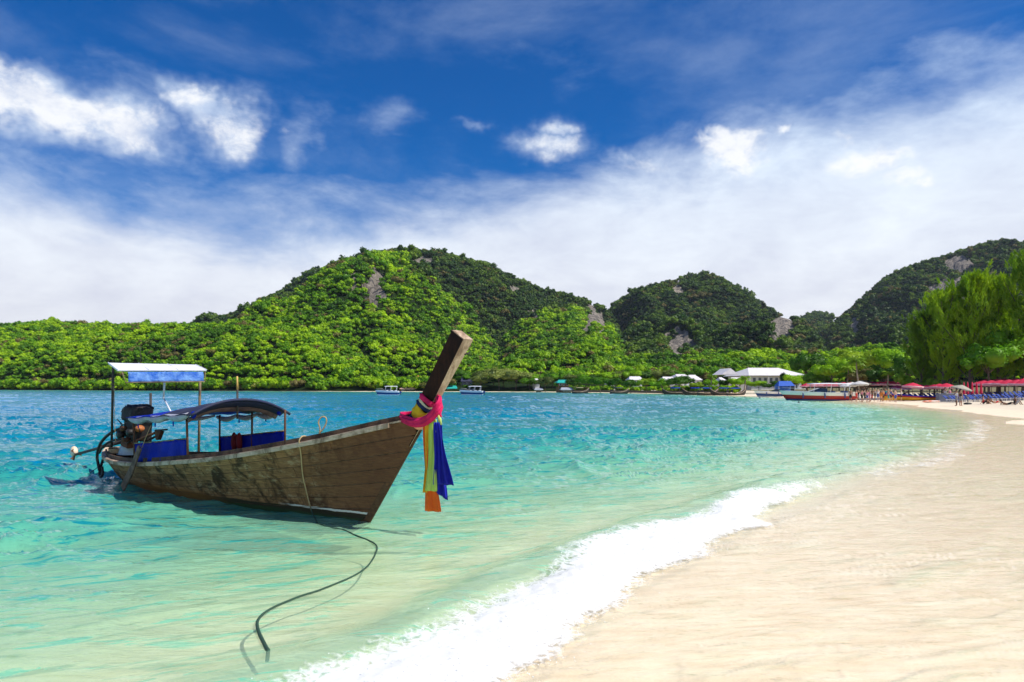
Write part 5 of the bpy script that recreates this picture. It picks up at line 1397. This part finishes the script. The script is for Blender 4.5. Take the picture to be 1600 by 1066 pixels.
def speedboat(name, px, wl_py, Lm, rz, stripe, label, top=True, cat='speedboat', fend=True, hull_m=None, canopy_m=None):
    x, y = gp(px, wl_py); root = empty(name, (x, y, 0), rz, label, cat); B = Lm * .27
    loft(Lm, B, -.25, .95, z0f=0, z1f=.32).build('hull_bottom', M_bluep if stripe else M_gel, root, True)
    loft(Lm, B, -.25, .95, z0f=.32, z1f=.66, off=.006).build('hull_band', stripe or M_bluep, root, True)
    loft(Lm, B, -.25, .95, z0f=.66, z1f=1.0, off=.010).build('topsides', hull_m or M_gel, root, True)
    MB().grid([[(-Lm * .02, s * B * .36, .95), (Lm * .24, s * B * .24, 1.08), (Lm * .46, s * .12, 1.18)] for s in np.linspace(-1, 1, 7)]).build('foredeck', M_gel, root, True, solid=.05)
    MB().hexa([(-Lm * .10, -B * .34, .95), (Lm * .16, -B * .26, 1.02), (Lm * .16, B * .26, 1.02), (-Lm * .10, B * .34, .95), (-Lm * .10, -B * .30, 1.45), (-Lm * .0, -B * .24, 1.50), (-Lm * .0, B * .24, 1.50), (-Lm * .10, B * .30, 1.45)]).build('windscreen', M_wind, root)
    if top:
        rf = MB().grid([[(fx * Lm, s * B * .42, 1.98 + .10 * (1 - s * s) - .25 * abs(fx + .12) ** 1.5) for s in np.linspace(-1, 1, 7)] for fx in np.linspace(-.42, .14, 8)]); rf.build('canopy', canopy_m or M_white, root, True, solid=.05)
        for fx in (-.40, -.15, .08):
            for s in (-1, 1): MB().tube([(fx * Lm + .15, s * B * .40, .92), (fx * Lm, s * B * .41, 1.98)], .03, 6).build('canopy_post', M_gel, root)
    for s in (-.5, 0, .5) if Lm > 6 else (0,):
        e = MB().box((-Lm / 2 - .28, s * B * .42, .62), (.42, .26, .46)).build('outboard_motor', M_gel if s else M_bluep, root, bevel=.08)
        MB().box((-Lm / 2 - .33, s * B * .42, .10), (.14, .07, .7)).build('motor_leg', M_dark, e)
    for fx in (-.35, -.18, .02): MB().box((fx * Lm, 0, 1.0), (.5, B * .7, .22)).build('seat', M_gel if name != 'speedboat' else M_bluep, root, bevel=.05)
    MB().tube([(Lm * .18, -B * .26, 1.05), (Lm * .2, -B * .26, 1.4), (Lm * .5, 0, 1.55), (Lm * .2, B * .26, 1.4), (Lm * .18, B * .26, 1.05)], .018, 6).build('bow_rail', M_gel, root, True)
    if fend:
        for fx in (-.40, -.32, -.05, .25):
            MB().tube([(fx * Lm, -B * .53, .9), (fx * Lm, -B * .54, .3)], .10, 8).build('fender', M_bluep, root, True)
            MB().tube([(fx * Lm, B * .53, .9), (fx * Lm, B * .54, .3)], .10, 8).build('fender', M_bluep, root, True)
    return root
sb_ = speedboat('speedboat', 1279, 625.8, 9.4, R(172), M_redp, 'big white speedboat with a dark red band and white canopy nosed to the beach')
sb_.scale = (1.08, 1.0, 1.22)
speedboat('speedboat', 1212, 620.2, 7.4, R(168), None, 'smaller white open speedboat anchored left of the red striped one', False)
speedboat('motorboat', 606, 617.5, 5.2, R(185), None, 'white and navy motorboat with people, leftmost on the far water', True, 'motorboat', False)
speedboat('motorboat', 737, 617.2, 5.4, R(172), None, 'low white motorboat on the water just right of the bow post', True, 'motorboat', False)
def small_longtail(px, wl, Lm, rz, m_, canopy, label, dz=0.0):
    Lm *= .82; x, y = gp(px, wl); root = empty('moored_longtail', (x, y, dz), rz, label, 'boat', 'longtail boats moored along the shore')
    P = []
    for i in range(17):
        f = i / 16; b = .72 * math.sin(min(1, f / .35) * math.pi / 2) ** .6 * (1 - max(0, (f - .5) / .5) ** 1.8) + .03; zg = .45 + 1.05 * max(0, (f - .45) / .55) ** 2.2 + .12 * (1 - f) ** 2
        zk = -.25 + .9 * max(0, (f - .82) / .18) ** 1.5
        P.append([(-Lm / 2 + Lm * f, b, zg), (-Lm / 2 + Lm * f, b * .7, (zg + zk) / 2), (-Lm / 2 + Lm * f, 0, zk), (-Lm / 2 + Lm * f, -b * .7, (zg + zk) / 2), (-Lm / 2 + Lm * f, -b, zg)])
    MB().grid(P).build('hull', m_, root, True, solid=.05)
    for s in (1, -1): MB().tube([(r_[0][0], s * (r_[0][1] + .01), r_[0][2]) for r_ in P], .045, 6).build('gunwale', M_rail, root, True)
    MB().tube([(Lm * .47, 0, 1.2), (Lm * .53, 0, 1.9), (Lm * .56, 0, 2.4)], [.09, .08, .07], 6).build('bow_post', M_cap, root)
    MB().grid([[(fx * Lm, s * .72, 1.55 + .16 * (1 - s * s)) for s in np.linspace(-1, 1, 7)] for fx in np.linspace(-.3, .12, 5)]).build('canopy', canopy, root, True, solid=.04)
    for fx in (-.28, -.08, .10):
        for s in (-1, 1): MB().tube([(fx * Lm, s * .68, .45), (fx * Lm, s * .70, 1.56)], .025, 5).build('post', M_dark, root)
    MB().box((-Lm * .42, 0, .95), (.5, .35, .45)).build('engine', M_black, root, bevel=.05)
    return root
M_dh = mat('dark_hull', (.06, .045, .035), (.03, .025, .02), rough=.7)
for px, wl_, Lm, rz, mh, mc, lab in ((907, 615.2, 6.2, 20, M_dh, M_olive if False else mat('straw_canvas', (.30, .30, .12), (.2, .2, .1)), 'moored longtail with an olive cover, leftmost of those along the shore'),
        (968, 615.6, 6.4, 10, M_dh, M_navy, 'dark moored longtail, second from the left along the shore'),
        (1052, 616.8, 6.4, 172, M_dh, M_tarp, 'longtail with a bright blue canopy below the wide dark tree'),
        (1083, 617.0, 6.0, 165, M_dh, M_tarp, 'blue canopied longtail just left of the packed row of boats'),
        (1106, 617.5, 6.4, 12, M_dh, M_tarp, 'blue canopied longtail at the left of the packed row near the sand spit'),
        (1128, 617.8, 6.2, 160, M_dh, M_tarp, 'longtail in the middle of the packed row near the sand spit'),
        (1150, 618.2, 6.0, 15, M_dh, M_tarp, 'rightmost longtail of the packed row, beside the pale sand spit')):
    small_longtail(px, wl_, Lm, R(rz), mh, mc, lab)
# beached yellow and red boat among the parasols
x, y = at(1424, 623, 92).x, 92
root = empty('beached_boat', (x, y, grounded(x, y) + .30), R(6), 'small boat painted yellow and red pulled up on the sand by the parasols', 'boat')
for z0f, z1f, m_, off in ((0, .55, mat('yellow_paint', (.72, .42, .02), (.6, .33, .02), rough=.5), 0), (.55, .80, M_redp, .01), (.80, 1, M_tarp, .015)):
    loft(7.5, 1.5, -.25, .35, z0f=z0f, z1f=z1f, off=off, bowup=.5, rake=-.06).build('hull_band', m_, root, True)
MB().box((0, 0, .15), (.25, 1.2, .05)).build('thwart', M_inner, root)
root.rotation_euler.z = R(176)

# buoys
for px, py, m_, lab in ((1147, 622.5, M_black, 'small dark buoy in front of the packed longtails, leftmost of four'), (1164, 621, M_black, 'tiny dark buoy off the sand spit, second of four'), (1187, 622.5, M_bluep, 'dark blue buoy off the tip of the small speedboat'), (1248, 629.5, M_black, 'black round buoy under the bow of the red striped speedboat')):
    x, y = gp(px, py); o = MB().ball((0, 0, 0), .16, 6, 10).build('buoy', m_, None, True, (x, y, .03)); tag(o, lab, 'buoy', 'buoys off the beach')

# ------------------------------------------------------------------ parasols, loungers, people on the beach
M_rp = mat('red_parasol', (.78, .035, .10), (.66, .02, .07), scale=3, rough=.7, trans=.25)
M_pp = mat('pink_fringe', (.85, .55, .58), (.80, .42, .46), scale=4, rough=.7, trans=.2)
M_wp = mat('white_parasol', (.78, .76, .74), (.68, .66, .64), scale=3, rough=.7, trans=.2)
M_bp = mat('beige_parasol', (.50, .46, .36), (.40, .36, .28), scale=3, rough=.7, trans=.15)
def parasol_mesh():
    top, fr = MB(), MB(); n = 10; Rr = 1.3
    top.grid([[(Rr * f * math.cos(2 * math.pi * k / n), Rr * f * math.sin(2 * math.pi * k / n), 2.45 - .48 * f ** 1.3 - (.03 * f if k % 2 else 0)) for k in range(n)] for f in (.02, .35, .7, 1.0)], closed_v=True)
    m2 = 40
    fr.grid([[((Rr + .01) * math.cos(2 * math.pi * k / m2), (Rr + .01) * math.sin(2 * math.pi * k / m2), 1.985 - .20 * j - (.07 * abs(math.sin(k * math.pi / 4)) * j)) for k in range(m2)] for j in range(2)], closed_v=True)
    return top, fr
PT, PFR = parasol_mesh()
def make_parasol(mt, mf, name='parasol'):
    root = empty(name, (0, 0, 0))
    PT.build('canopy', mt, root, False, solid=.01); PFR.build('fringe', mf, root, True, solid=.01)
    MB().tube([(0, 0, -.1), (0, 0, 2.5)], .028, 6).build('pole', M_brown, root)
    return root
pr = make_parasol(M_rp, M_pp); pw = make_parasol(M_wp, M_wp); pb = make_parasol(M_bp, M_bp)
used_ = {id(pr): 0, id(pw): 0, id(pb): 0}
def put_parasol(proto, px, Yd, label, group, scale=1.0, zadd=0):
    o = proto if not used_[id(proto)] else copy_tree(proto); used_[id(proto)] += 1
    x = px_t(px) * Yd; o.location = (x, Yd, grounded(x, Yd) - .0 + zadd); o.scale = (scale,) * 3
    o.rotation_euler = (R(random.uniform(-4, 4)), R(random.uniform(-4, 4)), random.uniform(0, 3)); return tag(o, label, 'parasol', group)
NUM = ['first', 'second', 'third', 'fourth', 'fifth', 'sixth', 'seventh', 'eighth', 'ninth', 'tenth', 'eleventh', 'twelfth', 'thirteenth', 'fourteenth', 'fifteenth', 'sixteenth', 'seventeenth', 'eighteenth', 'nineteenth', 'twentieth', 'twenty-first', 'twenty-second', 'twenty-third', 'twenty-fourth', 'twenty-fifth', 'twenty-sixth', 'twenty-seventh', 'twenty-eighth', 'twenty-ninth', 'thirtieth']
for k, px in enumerate(np.linspace(1262, 1396, 13)):
    put_parasol(pr, px, 132 - k * .9, '%s red parasol from the left in the far row behind the speedboat' % NUM[k], 'red parasols in the far row')
for k, (px, Yd, sc) in enumerate(((1425, 92, 1.0), (1438, 96, .85), (1449, 95, .82), (1459, 93, .84), (1468, 92, .88), (1478, 90, .9), (1412, 100, .8), (1402, 104, .8))):
    put_parasol(pr, px, Yd, ['large red parasol with a pink fringe over the beached boat', 'red parasol just right of the large one by the beached boat', 'third red parasol right of the beached boat', 'fourth red parasol right of the beached boat', 'red parasol left of the tilted beige one', 'red parasol touching the tilted beige one', 'red parasol left behind the large one by the beached boat', 'small red parasol behind the walking people'][k], 'red parasols by the beached boat', sc)
for k, px in enumerate(np.linspace(1536, 1668, 11)):
    put_parasol(pr, px, 88 - k * .8 , '%s red parasol from the left in the front row over the blue loungers' % NUM[k], 'red parasols over the blue loungers', 1.0)
for k, px in enumerate(np.linspace(1543, 1660, 9)):
    put_parasol(pr, px, 93 - k * .6, '%s red parasol from the left in the back row over the blue loungers' % NUM[k], 'red parasols over the blue loungers', 1.0, .1)
for px, Yd, sc, lab in ((1326, 118, 1.0, 'white parasol left of the palm trunk behind the speedboat'), (1344, 116, 1.1, 'white parasol right of the palm trunk'), (1333, 124, 1.0, 'small white parasol behind the palm trunk'), (1112, 182, 1.0, 'white parasol on the lawn left of the small palm'), (1078, 186, 1.0, 'tiny white parasol under the wide dark tree')):
    put_parasol(pw, px, Yd, lab, 'white parasols', sc)
o = put_parasol(pb, 1497, 84, 'large beige parasol tilted over the bar right of the red ones', None, .85); o.rotation_euler = (R(8), R(10), 0)
# folded red parasols between the casuarina trunks
def folded(px, Yd, label):
    x = px_t(px) * Yd; root = empty('folded_parasol', (x, Yd, grounded(x, Yd)), 0, label, 'parasol', 'folded red parasols')
    MB().tube([(0, 0, .75), (0, 0, .95), (0, 0, 1.9), (0, 0, 2.35)], [.20, .16, .10, .02], 9).build('canopy', M_rp, root, True)
    MB().tube([(0, 0, -.1), (0, 0, 2.4)], .025, 6).build('pole', M_brown, root)
for k, px in enumerate((1506, 1512, 1519, 1526, 1533)): folded(px, 86, '%s folded red parasol from the left by the casuarina trunks' % NUM[k])

M_lb = mat('blue_lounger', (.008, .045, .28), (.008, .035, .2), rough=.7)
def make_lounger():
    root = empty('lounger', (0, 0, 0))
    MB().box((0, 0, .36), (1.25, .58, .05)).build('bed', M_lb, root)
    MB().box((-.82, 0, .56), (.68, .58, .05), Matrix.Rotation(R(38), 3, 'Y')).build('backrest', M_lb, root)
    for sx_ in (-.55, .55):
        for sy in (-.25, .25): MB().box((sx_, sy, .15), (.05, .05, .42)).build('leg', M_white, root)
    MB().box((0, -.30, .33), (1.3, .03, .08)).build('side_rail', M_white, root)
    return root
lp_ = make_lounger(); nl = 0
rows = [(81.5, 1490, 1665, 26, 'front'), (86.0, 1500, 1660, 22, 'back')]
for Yd, a, b, n, nm in rows:
    for k, px in enumerate(np.linspace(a, b, n)):
        o = lp_ if nl == 0 else copy_tree(lp_); nl += 1
        x = px_t(px) * Yd; o.location = (x, Yd + rng.uniform(-.2, .2), grounded(x, Yd) + (.0 if nm == 'front' else .12)); o.rotation_euler = (0, 0, R(-90 + rng.uniform(-6, 6)) + math.pi)
        o.rotation_euler.z = R(-62 + rng.uniform(-5, 5))
        tag(o, '%s blue lounger from the left in the %s row under the red parasols' % (NUM[k], nm), 'lounger', 'blue loungers')
for k, px in enumerate(np.linspace(1418, 1476, 9)):
    o = copy_tree(lp_); x = px_t(px) * 96; o.location = (x, 96, grounded(x, 96)); o.rotation_euler = (0, 0, R(-62)); tag(o, '%s blue lounger from the left behind the beached boat' % NUM[k], 'lounger', 'blue loungers behind the beached boat')
# blue tent and gear left of the speedboat
x, y = at(1226, 612, 140).x, 140
root = empty('blue_tent', (x, y, grounded(x, y)), 0, 'bright blue beach tent behind the small speedboat', 'tent')
MB().hexa([(-1.7, -1.2, 1.9), (1.7, -1.2, 1.9), (1.7, 1.2, 1.9), (-1.7, 1.2, 1.9), (-1.2, -.1, 2.9), (1.2, -.1, 2.9), (1.2, .1, 2.9), (-1.2, .1, 2.9)]).build('tent_roof', mat('bright_blue_tarp', (.01, .13, .65), (.01, .10, .5), rough=.5, trans=.2), root)
MB().box((0, 1.1, .95), (3.3, .05, 1.9)).build('tent_wall', M_tarpl, root)
for sx_ in (-1.6, 1.6):
    for sy in (-1.1, 1.1): MB().tube([(sx_, sy, -.1), (sx_, sy, 1.95)], .04, 6).build('tent_post', M_white, root)
# bar counter under the beige parasol
x, y = at(1477, 618, 86).x, 86
o = MB().box((0, 0, .5), (2.0, .7, 1.0)).build('bar_counter', mat('grey_counter', (.16, .18, .24), (.12, .13, .18)), None, False, (x, y, grounded(x, y)), bevel=.02); tag(o, 'grey bar counter under the tilted beige parasol', 'counter')
# orange kayak and lifebuoys on the sand
x, y = at(1456, 624, 84).x, 84
o = MB().grid([[(1.5 * math.cos(a), .36 * math.sin(a) * math.cos(b), .16 * math.sin(a) * math.sin(b)) for b in np.linspace(0, 2 * math.pi, 10, endpoint=False)] for a in np.linspace(.03, 3.11, 12)], closed_v=True).build('kayak', mat('orange_plastic', (.75, .14, .03), (.7, .65, .6), scale=1.2, rough=.4), None, True, (x, y, grounded(x, y) + .12)); o.rotation_euler.z = .3
tag(o, 'orange and white kayak lying on the sand right of the beached boat', 'kayak')
x, y = at(1512, 624, 74).x, 74
o = MB().ball((0, 0, 0), .30, 6, 10, (1.5, 1, .45)).build('beach_bag', M_black, None, True, (x, y, grounded(x, y) + .08)); tag(o, 'dark bag lying on the sand right of the standing couple', 'bag')

# ---- people
SKIN = [mat('skin_tan', (.42, .22, .13), (.36, .18, .10), rough=.6), mat('skin_light', (.58, .36, .26), (.5, .3, .2), rough=.6), mat('skin_brown', (.22, .11, .06), (.18, .09, .05), rough=.6)]
HAIR = [mat('hair_black', (.015, .012, .01)), mat('hair_brown', (.07, .04, .02)), mat('hair_fair', (.35, .24, .10))]
CLO = {n_: mat('cloth_' + n_, c_, rough=.8) for n_, c_ in dict(white=(.75, .75, .75), red=(.6, .03, .03), blue=(.03, .09, .4), black=(.02, .02, .025), orange=(.8, .25, .03), pink=(.75, .25, .4), teal=(.03, .4, .4), yellow=(.75, .6, .1), grey=(.3, .3, .32)).items()}
def pose(kind):
    """joint positions: one vertex per joint, z up, facing -y"""
    J = dict(pel=(0, 0, .93), wai=(0, 0, 1.08), che=(0, 0, 1.28), neck=(0, 0, 1.46), jaw=(0, -.02, 1.55), head=(0, -.01, 1.66),
             hl=(.09, 0, .90), kl=(.10, -.02, .50), al=(.10, .02, .09), fl=(.11, -.13, .035), hr=(-.09, 0, .90), kr=(-.10, -.02, .50), ar=(-.10, .02, .09), fr=(-.11, -.13, .035),
             sl=(.17, 0, 1.40), el=(.23, .02, 1.12), wl=(.25, -.06, .88), dl=(.25, -.09, .80), sr=(-.17, 0, 1.40), er=(-.23, .02, 1.12), wr=(-.25, -.06, .88), dr=(-.25, -.09, .80))
    if kind == 'walk':
        J.update(kl=(.10, -.20, .52), al=(.10, -.26, .10), fl=(.10, -.40, .05), kr=(-.09, .06, .50), ar=(-.09, .32, .15), fr=(-.09, .24, .04), el=(.23, .14, 1.14), wl=(.24, .18, .92), dl=(.24, .18, .84), er=(-.23, -.10, 1.14), wr=(-.22, -.28, .98), dr=(-.22, -.34, .92))
    if kind == 'reach':
        J.update(el=(.30, -.20, 1.30), wl=(.30, -.42, 1.42), dl=(.30, -.50, 1.46), er=(-.27, -.08, 1.14), wr=(-.12, -.24, 1.10), dr=(-.05, -.27, 1.10))
    if kind == 'bend':
        J.update(wai=(0, -.10, 1.04), che=(0, -.30, 1.12), neck=(0, -.46, 1.16), jaw=(0, -.54, 1.16), head=(0, -.62, 1.20), sl=(.17, -.40, 1.14), sr=(-.17, -.40, 1.14), el=(.20, -.44, .88), er=(-.20, -.44, .88), wl=(.16, -.50, .66), wr=(-.16, -.50, .66), dl=(.15, -.52, .58), dr=(-.15, -.52, .58))
    if kind == 'sit':
        J = {k_: (v[0], v[1], v[2] - .80) for k_, v in J.items()}
        J.update(kl=(.13, -.36, .46), al=(.13, -.62, .08), fl=(.13, -.74, .04), kr=(-.13, -.36, .46), ar=(-.13, -.62, .08), fr=(-.13, -.74, .04), hl=(.09, -.02, .11), hr=(-.09, -.02, .11), el=(.25, -.08, .38), wl=(.16, -.28, .46), dl=(.12, -.34, .48), er=(-.25, .10, .34), wr=(-.26, .22, .10), dr=(-.26, .26, .04))
    if kind == 'lie':
        J = {k_: (v[0], v[2] - .93, .12 + (-v[1]) * .5) for k_, v in J.items()}
        J.update(che=(0, .32, .20), neck=(0, .46, .30), jaw=(0, .52, .38), head=(0, .58, .46), sl=(.17, .42, .24), sr=(-.17, .42, .24), el=(.28, .50, .06), er=(-.28, .50, .06), wl=(.30, .30, .06), wr=(-.30, .30, .06), dl=(.30, .22, .06), dr=(-.30, .22, .06), kr=(-.12, -.34, .30))
    return J
RAD = dict(pel=(.15, .11), wai=(.125, .095), che=(.155, .11), neck=(.055, .055), jaw=(.075, .085), head=(.085, .10), hl=(.09, .09), kl=(.058, .058), al=(.038, .038), fl=(.035, .028), sl=(.06, .06), el=(.042, .042), wl=(.030, .028), dl=(.038, .022))
EDG = [('pel', 'wai'), ('wai', 'che'), ('che', 'neck'), ('neck', 'jaw'), ('jaw', 'head'), ('pel', 'hl'), ('hl', 'kl'), ('kl', 'al'), ('al', 'fl'), ('pel', 'hr'), ('hr', 'kr'), ('kr', 'ar'), ('ar', 'fr'), ('che', 'sl'), ('sl', 'el'), ('el', 'wl'), ('wl', 'dl'), ('che', 'sr'), ('sr', 'er'), ('er', 'wr'), ('wr', 'dr')]
BODY = {}
def skin_mesh(J, names, edges, grow=1.0, lvl=1, name='body'):
    idx = {n_: i for i, n_ in enumerate(names)}
    me = bpy.data.meshes.new(name); me.from_pydata([J[n_] for n_ in names], [(idx[a], idx[b]) for a, b in edges], []); me.update()
    o = bpy.data.objects.new(name, me); COL.objects.link(o)
    m = o.modifiers.new('s', 'SKIN'); m.use_smooth_shade = True
    for i, n_ in enumerate(names):
        key = n_ if n_ in RAD else n_[0] + 'l'
        r_ = RAD[key]; me.skin_vertices[0].data[i].radius = (r_[0] * grow, r_[1] * grow)
        me.skin_vertices[0].data[i].use_root = (i == 0)
    m2 = o.modifiers.new('d', 'SUBSURF'); m2.levels = lvl; m2.render_levels = lvl
    dg = bpy.context.evaluated_depsgraph_get(); out = bpy.data.meshes.new_from_object(o.evaluated_get(dg))
    bpy.data.objects.remove(o); out.name = name; return out
for kd in ('stand', 'walk', 'reach', 'bend', 'sit', 'lie'):
    J = pose(kd)
    body = skin_mesh(J, list(J), EDG)
    sh = skin_mesh(J, ['pel', 'hl', 'hr', 'kl', 'kr', 'wai'], [('pel', 'hl'), ('pel', 'hr'), ('hl', 'kl'), ('hr', 'kr'), ('pel', 'wai')], 1.12, 1, 'shorts')
    tp = skin_mesh(J, ['che', 'wai', 'pel', 'sl', 'sr'], [('che', 'wai'), ('wai', 'pel'), ('che', 'sl'), ('che', 'sr')], 1.13, 1, 'shirt')
    hc = Vector(J['head']); hv_ = MB().ball(hc + Vector((0, .015, .03)), .112, 7, 10, (.92, 1, 1.02)); hm = bpy.data.meshes.new('hair'); hm.from_pydata([tuple(p) for p in hv_.v], [], hv_.f)
    bm = bmesh.new(); bm.from_mesh(hm); bmesh.ops.delete(bm, geom=[f for f in bm.faces if f.calc_center_median().z < hc.z + .0 - (f.calc_center_median().y - hc.y) * .9], context='FACES'); bm.to_mesh(hm); bm.free()
    BODY[kd] = (body, sh, tp, hm)
def person(px, Yd, kd, rz, skin, hair, shirt, shorts, label, sc=1.0):
    x = px_t(px) * Yd; b, s1, s2, hm = BODY[kd]
    root = empty('person', (x, Yd, grounded(x, Yd)), R(rz), label, 'person', 'people on the beach'); root.scale = (sc,) * 3
    o = link('body', b, None, root); set_mat(o, SKIN[skin])
    o = link('hair', hm, None, root, True); set_mat(o, HAIR[hair])
    if shorts: o = link('shorts', s1, None, root, True); set_mat(o, CLO[shorts])
    if shirt: o = link('shirt', s2, None, root, True); set_mat(o, CLO[shirt])
PEOPLE = [(1329, 92, 'stand', 160, 0, 0, None, 'black', 'person in black trunks at the stern of the red striped speedboat'),
 (1338, 88, 'stand', 30, 1, 1, 'red', 'red', 'person in red, leftmost of the group standing by the speedboat'),
 (1341, 92, 'walk', 100, 0, 0, 'black', 'grey', 'person in a black shirt just behind the one in red'),
 (1347, 90, 'stand', 200, 0, 0, 'pink', 'black', 'person in a pink top left in the crowded group'),
 (1351, 87, 'walk', 80, 1, 1, 'black', 'black', 'person all in black in the middle of the crowded group'),
 (1355, 91, 'stand', 10, 0, 0, 'pink', 'blue', 'person in a pink top and blue shorts in the crowded group'),
 (1359, 89, 'stand', 260, 1, 2, 'pink', 'pink', 'person dressed all in pink right in the crowded group'),
 (1363, 90, 'walk', 270, 2, 0, None, 'red', 'shirtless person in red shorts at the right of the crowded group'),
 (1372, 92, 'stand', 0, 1, 1, 'white', 'blue', 'person in a white shirt facing the sea, left of the orange pair'),
 (1377, 90, 'stand', 150, 0, 0, 'orange', 'orange', 'person in an orange life vest, left one of two'),
 (1380, 92, 'stand', 200, 0, 1, 'orange', 'black', 'person in an orange life vest and black shorts, right one of two'),
 (1388, 89, 'walk', 90, 1, 2, None, 'teal', 'bare-chested person in teal shorts walking right of the orange vests'),
 (1392, 90, 'walk', 90, 1, 0, 'blue', 'black', 'person in a blue shirt walking along the water'),
 (1399, 87, 'stand', 20, 1, 1, None, 'blue', 'tall bare-chested person in blue shorts standing on open sand'),
 (1408, 91, 'stand', 60, 1, 2, 'white', 'black', 'person in a white shirt just left of the beached boat'),
 (1411, 92, 'bend', 90, 0, 0, 'black', 'black', 'person in black bending beside the beached boat'),
 (1367, 97, 'stand', 40, 0, 0, 'grey', 'black', 'person in grey farther back under the far parasols'),
 (1384, 98, 'stand', 340, 0, 1, 'teal', 'white', 'person in a teal top farther back behind the orange vests'),
 (1477, 88, 'reach', 300, 1, 0, 'white', 'black', 'person in white serving at the grey bar counter'),
 (1484, 87, 'stand', 20, 1, 0, 'pink', 'white', 'person in a pale pink top beside the bar counter'),
 (1494.5, 70, 'reach', 250, 2, 0, 'white', 'grey', 'person with a raised arm, left one of the couple on the open sand'),
 (1501, 69.5, 'stand', 100, 0, 0, 'black', 'grey', 'person in a dark top, right one of the couple on the open sand'),
 (1536, 73, 'sit', 60, 0, 0, 'red', 'black', 'person in a red top sitting on the sand left in the seated group'),
 (1544, 73, 'sit', 300, 2, 0, None, 'black', 'shirtless person sitting on the sand in the middle of the group'),
 (1555, 73.5, 'lie', 100, 0, 1, None, 'red', 'person in red trunks lying on the sand in the seated group'),
 (1574, 69, 'lie', 80, 2, 0, None, 'black', 'person lying on the sand left of the one sitting up near the right edge'),
 (1586, 68.5, 'sit', 90, 2, 0, 'black', 'grey', 'person in black sitting up on the sand near the right edge')]
for p_ in PEOPLE: person(*p_, sc=random.uniform(.95, 1.04))
# radio mast on the near hillside
x, y = px_t(991) * 330, 330

# ---- the thin sea haze that pales the farther hills
hz = MB().box((0, 0, 127), (10800, 10800, 280)).build('haze', None)
hz.location = (0, 0, 0)
m = bpy.data.materials.new('haze'); m.use_nodes = True; t = NT(m.node_tree); t.n.clear()
pv = t.node('ShaderNodeVolumePrincipled', Color=(.74, .82, .95), Density=.00006); pv.inputs['Anisotropy'].default_value = .2
t.node('ShaderNodeOutputMaterial', Volume=pv.outputs[0]); hz.data.materials.append(m); tag(hz, 'thin bluish sea haze over the bay', 'haze', kind='stuff')
